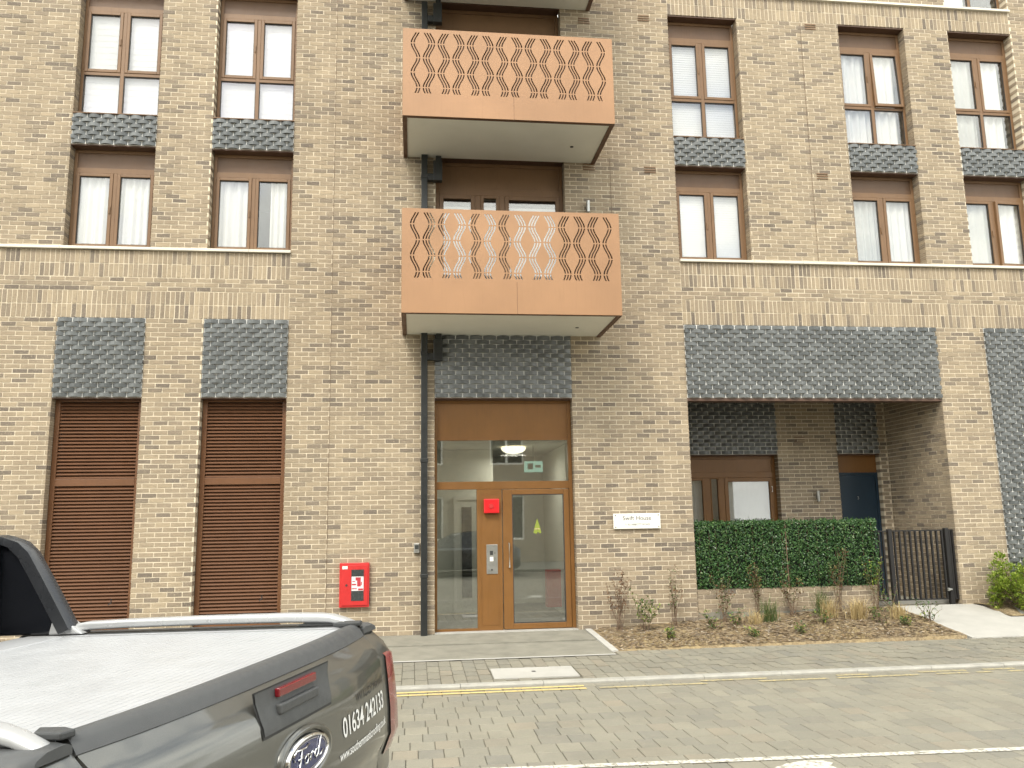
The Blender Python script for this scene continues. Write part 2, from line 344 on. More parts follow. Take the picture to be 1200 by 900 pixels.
# block paving of the footway, stones set end-on to the kerb
cells = []; x = -9; cw = .153; i = 0
while x < 13.2:
    bed = x+cw/2 > 2.80
    ytop = -1.76 if bed else -2.03
    y = ytop+(0 if i % 2 == 0 else -.12)
    if i % 2: cells.append((x+cw/2, ytop-.06, cw-.006, .114, score(x, ytop, -.08, .3)))
    while y-.05 > -3.395:
        l = RN.choice((.305, .38, .455, .23)); e = max(-3.395, y-l)
        if e-(-3.395) < .12: e = -3.395
        if not (1.0 < x+cw/2 < 1.98 and -3.23 < (y+e)/2 < -2.66) : cells.append((x+cw/2, (y+e)/2, cw-.006, y-e-.006, score(x, (y+e)/2, -.1, (y-e)*4)))
        y = e
    x += cw; i += 1
lay(cells, pave, zp, 'paver')
cover = empty('access_cover', (1.48, -2.94, zp(-2.94)))
tag(cover, 'pale rectangular concrete inspection cover set in the pavement by the kerb', 'cover')
MB().box(-.515, .515, -.285, .285, -.03, .006).build('lid', 'pale_concrete', cover, bevel=.004); MB().tube([(0, .03, .004), (0, .03, .009)], .028, 12).build('lifting_hole', 'ink', cover)
cover.rotation_euler = (math.atan(.03), 0, 0)
# entrance apron: threshold slab, concrete band, thin pale line
b = MB(); b.add([(-9, 0, .0), (2.72, 0, .0), (2.72, -.86, zp(-.86)+.012), (-9, -.86, zp(-.86)+.012), (-9, -.86, zp(-.86)-.02), (2.72, -.86, zp(-.86)-.02)], [(0, 3, 2, 1), (3, 4, 5, 2)]); b.build('threshold_slab', 'concrete', pave)
b = MB(); b.add([(-9, -.872, zp(-.87)-.004), (2.74, -.872, zp(-.87)-.004), (2.74, -1.95, zp(-1.95)+.001), (-9, -1.95, zp(-1.95)+.001)], [(0, 3, 2, 1)]); b.build('concrete_band', 'concrete', pave)
b = MB().add([(-9, -1.955, zp(-1.95)+.003), (2.74, -1.955, zp(-1.95)+.003), (2.74, -2.02, zp(-2.02)+.003), (-9, -2.02, zp(-2.02)+.003)], [(0, 3, 2, 1)]); b.build('edging_strip', 'edging', pave)
b = MB(); b.add([(2.73, 0, .012), (2.83, 0, .012), (2.83, -1.78, zp(-1.78)+.014), (2.73, -1.78, zp(-1.78)+.014), (2.73, 0, -.06), (2.73, -1.78, -.12), (2.83, -1.78, -.12), (2.83, 0, -.06)], [(0, 3, 2, 1), (0, 4, 5, 3), (3, 5, 6, 2), (2, 6, 7, 1)]); b.build('edging_stone', 'edging', pave)
# planting bed
def bed_z(x, y):
    back = max(0, min(.205, (x-2.8)*.046)); front = -.062+(x-2.8)/5.3*.035; k = min(1, max(0, -y/1.75))
    return back*(1-k)+front*k+.018*math.sin(x*3.1+y*2)*math.sin(y*4.7+x)*(1-abs(2*k-1))
rows = [[(2.83+5.22*i/60, -1.755*j/20, bed_z(2.83+5.22*i/60, -1.755*j/20)+RN.uniform(-.006, .008)) for i in range(61)] for j in range(21)]
rows.append([(v[0], v[1]-.004, v[2]-.12) for v in rows[-1]])
tag(MB().grid(rows[::-1]).build('planting_bed', 'mulch', smooth=True), kind='structure')
b = MB()
for i in range(11000):
    x = RN.uniform(2.86, 8.02); y = -1.74*RN.random()**.9; z = bed_z(x, y)+RN.uniform(.0, .018); a = RN.uniform(0, 6.28); l = RN.uniform(.008, .04); wd = RN.uniform(.003, .014); tz = RN.uniform(-.4, .4)
    dx, dy = math.cos(a), math.sin(a); b.add([(x-dx*l-dy*wd, y-dy*l+dx*wd, z), (x-dx*l+dy*wd, y-dy*l-dx*wd, z), (x+dx*l+dy*wd, y+dy*l-dx*wd, z+l*tz), (x+dx*l-dy*wd, y+dy*l+dx*wd, z+l*tz)], [(0, 1, 2, 3)])
tag(b.build('bark_chips', 'chips'), 'scattered bark chips and straw on the planting bed', 'mulch', kind='stuff')
# ramp path to the recessed door
b = MB(); px0 = 8.05
path = tag(b.add([(px0, .02, .215), (14, .02, .215), (14, -1.76, -.066), (px0+.12, -1.76, -.066), (px0, .02, -.1), (px0+.12, -1.76, -.14), (14, -1.76, -.14)], [(0, 3, 2, 1), (0, 4, 5, 3), (3, 5, 6, 2)]).build('path', 'pale_concrete'), kind='structure')
b = MB(); b.add([(px0-.05, .02, .222), (px0, .02, .222), (px0+.12, -1.77, -.058), (px0+.07, -1.77, -.058), (px0-.05, .02, .1), (px0+.07, -1.77, -.14), (px0+.12, -1.77, -.14)], [(0, 3, 2, 1), (0, 4, 5, 3), (3, 5, 6, 2)]); b.build('edging_stone', 'edging', path)
MB().box(4.62, 9.23, .03, 1.82, .0, .205).build('porch_slab', 'concrete', path); MB().box(7.82, 9.22, .28, .60, .206, .262).build('step', 'pale_concrete', path)

# ================================================================== BUILDING
PIT, Z0, MOD, JT = .0748, 3.735, .2245, .0135
def zr(k): return Z0+PIT*k
SL_B, SL_T, SILL_B, W1_B, W1_T, W2_B, W2_T, BAND_T = Z0, zr(17), zr(32), zr(32)+.045, zr(56), zr(63)+.012, zr(95), zr(101)
CL = [(-5.565, -4.235), (-3.34, -2.015)]; CRT = [(4.60, 5.91), (7.90, 9.22), (10.12, 11.42)]
bld = empty('apartment_building', (0, 0, 0))
tag(bld, 'buff brick apartment building with brown window frames, copper balconies and dark brick panels', 'building')
class Wall:                                     # a brick skin in the plane through O spanned by u and z, facing n
    def __init__(s, O, u, n): s.O, s.u, s.n = Vector(O), Vector(u), Vector(n)
    def P(s, a, z, d): p = s.O+s.u*a-s.n*d; return (p.x, p.y, p.z+z)
FRONT = Wall((0, 0, 0), (1, 0, 0), (0, -1, 0))
bricks_mass = MB(); full = []
def brick(wl, a, b_, c, d, dep, mb=None):
    j = lambda m=.0022: RN.uniform(-m, m)
    f = RN.uniform(-.0025, .0025)
    q = [(a+j(), c+j()), (b_+j(), c+j()), (b_+j(), d+j()), (a+j(), d+j())]
    vs = [wl.P(x, z, f+j(.0012)) for x, z in q]+[wl.P(x, z, dep) for x, z in ((a, c), (b_, c), (b_, d), (a, d))]
    (mb or bricks_mass).add(vs, [(0, 1, 2, 3), (0, 4, 5, 1), (1, 5, 6, 2), (2, 6, 7, 3), (3, 7, 4, 0)])
def cut(intervals, holes):
    for h0, h1 in holes:
        o = []
        for a, b_, ea, eb in intervals:
            if h1 <= a or h0 >= b_: o.append((a, b_, ea, eb)); continue
            if h0-a > .01: o.append((a, h0, ea, True))
            if b_-h1 > .01: o.append((h1, b_, True, eb))
        intervals = o
    return intervals
def stretcher_row(wl, k, ivs, rev=.19, off=0.0, keep=False):
    c, d = zr(k)+JT/2, zr(k+1)-JT/2
    o = off+(MOD/2 if k % 2 else 0)
    for a, b_, ea, eb in ivs:
        i = math.floor((a-o)/MOD)
        while o+i*MOD < b_:
            p, q = o+i*MOD+JT/2, o+(i+1)*MOD-JT/2; i += 1
            p2, q2 = max(p, a), min(q, b_)
            if q2-p2 < .03: continue
            if a > p-.05 and p2 > p+.001 and q2-p2 < .05: p2 = a
            lo = ea and p2-a < .02; hi = eb and b_-q2 < .02
            if lo: p2 = a
            if hi: q2 = b_
            if keep and not lo and not hi and q2-p2 > MOD-JT-.002 and wl is FRONT: full.append((p2, q2, c, d)); continue
            brick(wl, p2, q2, c, d, rev if (lo or hi) else .03)
def soldier_rows(wl, k, a, b_, holes=(), dep=.03):
    c, d = zr(k)+JT/2, zr(k+3)-JT/2; n = int(round((b_-a)/.0748)); w_ = (b_-a)/n
    for i in range(n):
        p, q = a+i*w_+JT/2, a+(i+1)*w_-JT/2
        if any(h0 < (p+q)/2 < h1 for h0, h1 in holes): continue
        brick(wl, p, q, c, d, dep)
XL, XR, KLO, KHI = -9.4, 14.6, -52, 128
OPEN = []                                        # (x0, x1, z0, z1)
for a, b_ in CL: OPEN += [(a, b_, .14, SL_T), (a, b_, W1_B-.045, W2_T)]
for a, b_ in CRT: OPEN.append((a, b_, W1_B-.045, W2_T))
OPEN += [(.345, 2.625, -.2, SL_T), (.37, 2.60, 5.06, zr(56)), (.37, 2.60, 8.17, W2_T), (4.61, 9.24, -.3, SL_T), (10.17, 11.50, .14, SL_T), (10.12, 11.42, BAND_T+.05, 13.02)]
bays = [(XL, -2.015), (4.60, XR)]
for k in range(KLO, KHI):
    z = zr(k+.5); holes = [(o[0], o[1]) for o in OPEN if o[2] < z < o[3]]
    band = (17 <= k < 23) or (26 <= k < 32)
    ivs = [(XL, XR, False, False)]
    if band: ivs = [(-2.01, 4.595, False, False)]
    if 95 <= k < 101: ivs = [(-2.01, 4.595, False, False), (11.425, XR, False, False)]
    ivs = cut(ivs, holes); stretcher_row(FRONT, k, ivs, keep=True)
for k0 in (17, 20, 26, 29):
    for a, b_ in bays: soldier_rows(FRONT, k0, a, b_)
for k0 in (95, 98):
    soldier_rows(FRONT, k0, XL, -2.015, dep=.17); soldier_rows(FRONT, k0, 4.60, 11.42, dep=.17)
# recess: back wall, side walls
RB = 1.83
BACK = Wall((0, RB, 0), (1, 0, 0), (0, -1, 0)); SIDE = Wall((9.24, 0, 0), (0, -1, 0), (-1, 0, 0)); SIDL = Wall((4.61, 0, 0), (0, 1, 0), (1, 0, 0))
RW, RD = (4.61, 6.98), (8.20, 9.06)
for k in range(-50, 3):
    z = zr(k+.5); hs = []
    if z > .2: hs = [RW, RD]
    stretcher_row(BACK, k, cut([(4.62, 9.23, False, False)], hs), rev=.16)
    ye = .108 if k < 0 else .22; stretcher_row(SIDE, k, [(-RB, -ye, False, False)], off=.03); stretcher_row(SIDL, k, [(ye, RB, False, False)], off=.03)
    if k >= 0: continue
    # quoins of the recess return: the stretcher or header end of each corner brick
    brick(SIDE, -.108+JT, -.004, zr(k)+JT/2, zr(k+1)-JT/2, .03); brick(SIDL, .004, .098, zr(k)+JT/2, zr(k+1)-JT/2, .03)
# mortar: one backing skin with the same openings
def backing(rects, y, yb, x0, x1, z0, z1, grow=.007):
    rs = [(a-grow, b_+grow, c-grow, d+grow) for a, b_, c, d in rects]
    xs = sorted({x0, x1, *[v for r in rs for v in r[:2] if x0 < v < x1]}); zs = sorted({z0, z1, *[v for r in rs for v in r[2:] if z0 < v < z1]})
    hole = lambda i, j: any(r[0] <= (xs[i]+xs[i+1])/2 <= r[1] and r[2] <= (zs[j]+zs[j+1])/2 <= r[3] for r in rs)
    b = MB(); S = {}
    for i in range(len(xs)-1):
        for j in range(len(zs)-1): S[i, j] = not hole(i, j)
    for (i, j), s_ in S.items():
        if not s_: continue
        a, c, e, f = xs[i], xs[i+1], zs[j], zs[j+1]
        b.add([(a, y, e), (c, y, e), (c, y, f), (a, y, f)], [(0, 1, 2, 3)])
        for di, dj, q in ((-1, 0, ((a, e), (a, f))), (1, 0, ((c, f), (c, e))), (0, -1, ((c, e), (a, e))), (0, 1, ((a, f), (c, f)))):
            if S.get((i+di, j+dj)) is False: b.add([(q[0][0], y, q[0][1]), (q[0][0], yb, q[0][1]), (q[1][0], yb, q[1][1]), (q[1][0], y, q[1][1])], [(0, 1, 2, 3)])
    return b
mw = backing(OPEN, .005, .20, XL, XR, -.35, 13.32)
mw.add([(XL, .0065, 13.32), (XR, .0065, 13.32), (XR, .4, 13.32), (XL, .4, 13.32)], [(0, 1, 2, 3)])
wall = mw.build('wall', 'mortar', bld)
back_m = backing([(RW[0], RW[1], .2, 4.2), (RD[0], RD[1], .2, 4.2)], RB+.0065, RB+.18, 4.6, 9.3, -.1, 3.99)
back_m.add([(9.2465, 0, -.1), (9.2465, 1.84, -.1), (9.2465, 1.84, 3.99), (9.2465, 0, 3.99)], [(0, 3, 2, 1)]); back_m.add([(4.6035, 0, -.1), (4.6035, 1.84, -.1), (4.6035, 1.84, 3.99), (4.6035, 0, 3.99)], [(0, 1, 2, 3)])
back_m.build('porch_wall', 'mortar', bld)
# the 300 bricks that show largest are objects of their own
def bscore(q):
    p = ((q[0]+q[1])/2, 0, (q[2]+q[3])/2); u, v = pix(p)
    if not (5 < u < 1195 and 5 < v < 890): return 0
    if (u < 440 and v > 715) or (u < 75 and v > 620) or (470 < u < 735 and v < 395) or (490 < u < 505): return 0
    return 1/depth_of(p)
full.sort(key=bscore, reverse=True)
shapes = []
for s_ in range(6):
    b = MB(); brick(Wall((0, 0, 0), (1, 0, 0), (0, -1, 0)), -(MOD-JT)/2, (MOD-JT)/2, -(PIT-JT)/2, (PIT-JT)/2, .03, b); shapes.append(b.mesh('brick', 'brick_single'))
for q in full[:300]: link('brick', RN.choice(shapes), wall, ((q[0]+q[1])/2, RN.uniform(-.001, .001), (q[2]+q[3])/2))
for q in full[300:]: brick(FRONT, *q, .03)
tag(bricks_mass.build('brickwork', 'brick_mass', wall), kind='stuff')
for x, z0, z1 in ((-1.335, -.1, 13.3), (7.15, 6.2, 10.8), (3.42, 5.1, 8.0)): MB().box(x-.0035, x+.0035, -.003, .008, z0, z1-.002).build('movement_joint', 'twig', wall)
# dark bowed bricks
glaze_count = [0]
def gbrick(mb, wl, a, b_, c, d, cutl=False, cutr=False):
    n = 6; F, B = [], []
    for i in range(n+1):
        t_ = i/n; x = a+(b_-a)*t_; s_ = t_
        if cutl: s_ = .5+.5*t_
        if cutr: s_ = .5*t_
        F.append((x, -.042*math.sin(math.pi*s_)**1.25)); B.append(x)
    vs = [wl.P(x, c, dd) for x, dd in F]+[wl.P(x, d, dd) for x, dd in F]+[wl.P(a, c, .03), wl.P(b_, c, .03), wl.P(b_, d, .03), wl.P(a, d, .03)]
    m = n+1; q = 2*m
    fs = [(i, i+1, m+i+1, m+i) for i in range(n)]+[tuple(range(n, -1, -1))+(q, q+1), tuple(range(m, 2*m))+(q+2, q+3), (q, 0, m, q+3), (n, q+1, q+2, m+n)]
    mb.add(vs, fs)
gshape = MB(); gbrick(gshape, FRONT, -(MOD-JT)/2+.0008, (MOD-JT)/2-.0008, -(PIT-JT)/2, (PIT-JT)/2); gme = gshape.mesh('glazed_brick', 'glazed_single')
def glazed_panel(wl, a, b_, k0, k1, singles, zlo=None):
    bk = MB(); z0, z1 = zr(k0), zr(k1)
    bk.add([wl.P(a, z0, .004), wl.P(b_, z0, .004), wl.P(b_, z1, .004), wl.P(a, z1, .004), wl.P(a, z0, .19), wl.P(b_, z0, .19), wl.P(b_, z1, .19), wl.P(a, z1, .19)], [(0, 1, 2, 3), (4, 5, 1, 0), (7, 3, 2, 6), (0, 3, 7, 4), (1, 5, 6, 2)])
    pn = bk.build('dark_brick_panel', 'pale_mortar', bld); mb = MB()
    n = round((b_-a)/MOD*2)/2; md = (b_-a)/n
    for k in range(k0, k1):
        c, d = zr(k)+JT/2, zr(k+1)-JT/2; x = a-(md/2 if k % 2 else 0)
        while x < b_-.02:
            p, q = x+JT/2, x+md-JT/2; cl_, ch_ = p < a-.001, q > b_+.001
            p2, q2 = max(p, a+.001), min(q, b_-.001)
            if q2-p2 > .025:
                if not cl_ and not ch_ and singles and glaze_count[0] < 300 and wl is FRONT and abs(md-MOD) < .006:
                    glaze_count[0] += 1; link('glazed_brick', gme, pn, ((p+q)/2, RN.uniform(-.001, .001), (c+d)/2))
                else: gbrick(mb, wl, p2, q2, c, d, cl_, ch_)
            x += md
    tag(mb.build('dark_brickwork', 'glazed_mass', pn, auto=50), kind='stuff')
for a, b_ in CL: glazed_panel(FRONT, a+.004, b_-.004, 0, 17, True)
glazed_panel(FRONT, 4.614, 9.236, 0, 17, True)
glazed_panel(FRONT, .349, 2.621, 0, 17, False); glazed_panel(FRONT, 10.174, 11.496, -48, 17, False)
for a, b_ in CL+CRT: glazed_panel(FRONT, a+.004, b_-.004, 56, 63, False)
kk = -10                                       # over the porch window and door: bottom at about 2.94 m
glazed_panel(BACK, RW[0]+.012, RW[1]-.002, kk-1, 3, False); glazed_panel(BACK, RD[0]+.002, RD[1]-.002, kk-1, 3, False)
PZ = zr(kk-1)
# stone sill bands, flashing sills
def sillband(x0, x1, z0, th, proj):
    b = MB(); x = x0; cuts = [x0]
    while x < x1-.6: x += RN.choice((.9, 1.12, 1.34)); cuts.append(min(x, x1))
    cuts[-1] = x1
    for p, q in zip(cuts, cuts[1:]):
        m = MB().prism([(-proj, 0), (-proj, th*.8), (-proj+.006, th), (.195, th+.008), (.195, 0)], 'x', p+.002, q-.002); m.v = [(v[0], v[1], v[2]+z0) for v in m.v]
        m.build('stone_sill', 'stone_sill', bld)
for p, q in ((XL, -2.01), (4.60, XR)): sillband(p, q, SILL_B+.002, .043, .05)
sillband(4.60, 11.44, BAND_T+.002, .046, .05)
for a, b_ in CL+CRT: MB().box(a+.001, b_-.001, -.034, .19, zr(63)+.001, zr(63)+.014).build('metal_sill', 'frame_brown', bld)
MB().box(XL, XR, -.04, .5, 13.325, 13.42).build('coping', 'stone_sill', bld)
# lintel trims under dark panels (with shadow gap) and soffits
for a, b_, z_, rv in [(a, b_, zr(56), .19) for a, b_ in CL+CRT]+[(a, b_, Z0, .19) for a, b_ in CL]+[(a, b_, W2_T, .26) for a, b_ in CL+CRT+[(.37, 2.60)]]+[(.37, 2.60, zr(56), .26)]+[(.345, 2.625, Z0, .16)]:
    MB().box(a+.008, b_-.008, .012, rv, z_-.022, z_-.002).build('lintel', 'soffit_brown', bld)
MB().box(4.612, 9.238, .004, .21, Z0-.05, Z0-.003).build('porch_lintel', 'soffit_brown', bld); MB().box(4.61, 9.24, .192, .21, Z0-.002, 3.985).build('beam_face', 'soffit_brown', bld); MB().box(4.605, 9.245, .211, RB+.01, 3.955, 3.985).build('porch_soffit', 'soffit_brown', bld)
MB().box(RW[0]+.01, RW[1], RB+.002, RB+.16, PZ-.018, PZ-.001).build('lintel', 'soffit_brown', bld); MB().box(RD[0], RD[1], RB+.002, RB+.14, PZ-.018, PZ-.001).build('lintel', 'soffit_brown', bld)

# ------------------------------------------------------------------ windows
def pleat(x0, x1, z0, z1, y, amp=.022, lam=.13, seed=0):
    r = random.Random(seed); n = max(8, int((x1-x0)/.012)); ph = r.uniform(0, 6); b = MB(); rows = []
    for j in range(5):
        z = z0+(z1-z0)*j/4; rows.append([(x0+(x1-x0)*i/n, y+amp*math.sin(2*math.pi*(x0+(x1-x0)*i/n)/lam+ph+.5*math.sin(i*.13+j*.2))*(1.15-.1*j)+.006*math.sin(i*.31), z) for i in range(n+1)])
    return b.grid(rows)
def slats(x0, x1, z0, z1, y, pitch=.045, tilt=.55):
    b = MB(); z = z0; h = pitch*1.06
    while z < z1-.01:
        dy, dz = h/2*math.cos(math.pi/2*tilt+.55), h/2*math.sin(math.pi/2*tilt+.55)
        b.add([(x0, y-dy, z-dz+h/2), (x1, y-dy, z-dz+h/2), (x1, y+dy, z+dz+h/2), (x0, y+dy, z+dz+h/2)], [(0, 1, 2, 3)]); z += pitch
    return b
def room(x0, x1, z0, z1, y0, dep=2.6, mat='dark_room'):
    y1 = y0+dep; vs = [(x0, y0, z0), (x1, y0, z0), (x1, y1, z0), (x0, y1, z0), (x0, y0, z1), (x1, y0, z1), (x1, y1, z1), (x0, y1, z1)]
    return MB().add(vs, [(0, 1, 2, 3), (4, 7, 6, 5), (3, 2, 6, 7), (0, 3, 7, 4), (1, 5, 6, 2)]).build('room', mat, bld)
def window(x0, x1, z0, z1, panel, two, cover=(), FY=.18, mat='frame_brown', ajar=None, rm=True):
    """brown two-light window: frame, opaque top panel, sashes, panes; two=True adds fixed lights below"""
    xm = (x0+x1)/2; f = .05; D = .065; zt = z1-panel
    b = MB(); b.ring(x0+.004, x1-.004, z0, z1-.024, f, FY, FY+D)
    b.box(x0+f+.004, x1-f-.004, FY-.004, FY+D, zt-.045, zt+.045)
    b.box(xm-.03, xm+.03, FY-.002, FY+D, z0+f, zt-.045)
    zm = None
    if two:
        zm = z0+(zt-z0)*.405; b.box(x0+f+.004, xm-.03, FY-.003, FY+D, zm-.028, zm+.028); b.box(xm+.03, x1-f-.004, FY-.003, FY+D, zm-.028, zm+.028)
    wo_ = b.build('window', mat, bld, bevel=.004)
    if panel > .12: MB().box(x0+f+.004, x1-f-.004, FY+.022, FY+.05, zt+.045, z1-.024-f).build('top_panel', 'panel_brown_shaded' if mat == 'frame_brown' else mat, wo_)
    zb = zm+.028 if two else z0+f
    for i, (a, c) in enumerate(((x0+f+.004, xm-.03), (xm+.03, x1-f-.004))):
        a, c = a+.002, c-.002
        sb, st = zb+.002, zt-.047; sw = .052
        cx = MB().ring(a, c, sb, st, sw, FY-.012, FY+.05)
        pn = MB().box(a+sw+.001, c-sw-.001, FY+.022, FY+.030, sb+sw+.001, st-sw-.001)
        gk = MB().ring(a+sw, c-sw, sb+sw, st-sw, .009, FY+.006, FY+.021)
        if ajar and ajar[0] == i:
            M_ = Matrix.Translation((0, FY, st)) @ Matrix.Rotation(-ajar[1], 4, 'X') @ Matrix.Translation((0, -FY, -st)) if ajar[2] == 'top' else Matrix.Translation((c, FY, 0)) @ Matrix.Rotation(ajar[1], 4, 'Z') @ Matrix.Translation((-c, -FY, 0))
            for m in (cx, pn, gk): m.v = [tuple(M_ @ Vector(v)) for v in m.v]
        cx.build('sash', mat, wo_, bevel=.006); pn.build('pane', 'pane_glass', wo_); gk.build('gasket', 'ink', wo_)
        if i == 0: MB().box(c-.034, c-.016, FY-.03, FY-.012, (sb+st)/2-.06, (sb+st)/2+.06).build('sash_handle', mat, wo_)
        if two:
            MB().box(a, c, FY+.022, FY+.030, z0+f+.001, zm-.029).build('pane', 'pane_glass', wo_); MB().ring(a, c, z0+f, zm-.028, .008, FY+.005, FY+.021).build('gasket', 'ink', wo_)
    for cv in cover:
        kind, c0, c1 = cv[:3]; xa, xb = x0+f+(x1-x0-2*f)*c0, x0+f+(x1-x0-2*f)*c1; top = zt-.02; lo_ = cv[3] if len(cv) > 3 else 0
        if kind == 'blind': slats(xa, xb, z0+f*.5+lo_, top, FY+.085).build('blind', 'blind', wo_)
        elif kind == 'roller': slats(xa, xb, z0+f*.5+lo_, top, FY+.085, .11, .62).build('blind', 'blind', wo_)
        else: pleat(xa, xb, z0+.02, top, FY+.10, lam=cv[3] if len(cv) > 3 else .13, seed=int(x0*100+c0*37)).build('curtain', 'grey_curtain' if kind == 'grey' else 'curtain', wo_, smooth=True)
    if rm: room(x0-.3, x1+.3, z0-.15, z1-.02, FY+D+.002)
    return wo_
window(*CL[0], W2_B, W2_T, .39, True, [('roller', -.02, 1.02)]); window(*CL[1], W2_B, W2_T, .39, True, [('roller', -.02, 1.02)])
window(*CL[0], W1_B, W1_T, .385, False, [('curtain', -.03, 1.03, .115)]); window(*CL[1], W1_B, W1_T, .385, False, [('curtain', -.03, .42, .16), ('curtain', .72, 1.03, .10)])
window(*CRT[0], W2_B, W2_T, .39, True, [('blind', -.02, 1.02)]); window(*CRT[1], W2_B, W2_T, .39, True, [('curtain', -.03, .93, .15)], ajar=(1, .045, 'top')); window(*CRT[2], W2_B, W2_T, .39, True, [('curtain', .50, .92, .15), ('grey', -.03, .47, .2)])  # last window's grey curtain is added, standing in for reflected sky
window(*CRT[0], W1_B, W1_T, .385, False, [('blind', -.02, 1.02, 0)]); window(*CRT[1], W1_B, W1_T, .385, False, [('grey', -.03, .50, .12), ('curtain', .50, 1.03, .14)]); window(*CRT[2], W1_B, W1_T, .385, False, [('curtain', .50, 1.03, .15), ('grey', -.03, .47, .2)], ajar=(1, .07, 'side'))  # grey sheet in the last window added to imitate the left pane's reflection
window(*CRT[2], BAND_T+.06, 13.02, .3, True, [('roller', -.02, .45)])
# balcony doors
def balcony_door(z0, z1, blind_top):
    x0, x1 = .37, 2.60; FY = .19; zt = z1-.55; b = MB(); b.ring(x0+.004, x1-.004, z0, z1-.024, .06, FY, FY+.07); b.box(x0+.064, x1-.064, FY-.003, FY+.07, zt-.06, zt+.06)
    for xp in (1.10, 1.52): b.box(xp-.05, xp+.05, FY-.002, FY+.07, z0+.06, zt-.06)
    d = b.build('balcony_door', 'frame_brown', bld, bevel=.004); MB().box(x0+.066, x1-.066, FY+.02, FY+.05, zt+.061, z1-.085).build('top_panel', 'frame_brown', d)
    for a, c, sw in ((x0+.066, 1.048, .07), (1.152, 1.468, .05), (1.572, x1-.066, .07)):
        MB().ring(a, c, z0+.062, zt-.062, sw, FY-.01, FY+.05, wb=.12).build('sash', 'frame_brown', d, bevel=.005)
        MB().box(a+sw+.001, c-sw-.001, FY+.02, FY+.028, z0+.183, zt-.062-sw).build('pane', 'pane_glass', d)
        slats(a, c, z0+.1, blind_top, FY+.14, .09, .6).build('blind', 'blind', d)
    room(x0-.2, x1+.2, z0-.05, z1, FY+.08)
balcony_door(5.07, zr(56), 7.12); balcony_door(8.18, W2_T, 8.55)

# ------------------------------------------------------------------ louvred plant-room doors
def louvre(x0, x1, z0, z1):
    FY = .15; zm = 2.42; b = MB(); b.ring(x0+.004, x1-.004, z0, z1-.024, .075, FY, FY+.08, wt=.03); b.box(x0+.079, x1-.079, FY-.004, FY+.08, zm-.055, zm+.055)
    d = b.build('louvre_door', 'louvre_brown', bld, bevel=.004)
    MB().box(x0+.08, x1-.08, FY+.085, FY+.09, z0+.01, z1-.03).build('backing', 'ink', d)
    s = MB(); a, c = x0+.081, x1-.081; h = .066
    s.add([(a, -.028, 0), (c, -.028, 0), (c, .022, h*.72), (a, .022, h*.72), (a, -.022, -.008), (c, -.022, -.008), (c, .028, h*.72-.008), (a, .028, h*.72-.008)], [(0, 1, 2, 3), (4, 5, 1, 0), (7, 6, 5, 4), (3, 2, 6, 7), (0, 3, 7, 4), (1, 5, 6, 2)])
    me = s.mesh('louvre_slat', 'slat_brown')
    for lo, hi in ((z0+.085, zm-.06), (zm+.06, z1-.06)):
        n = int((hi-lo)/.052)
        for i in range(n): link('louvre_slat', me, d, (0, FY+.03, lo+i*(hi-lo)/n+.004))
    MB().tube([(x1-.34, FY-.06, .57), (x1-.30, FY-.06, .60), (x1-.30, FY-.06, .66)], .008, 6).build('handle', 'ink', d)
    MB().box(x0, x1, FY, .2, .1, z0).build('sill', 'concrete', d)
for a, b_ in CL: louvre(a, b_, .20, Z0)

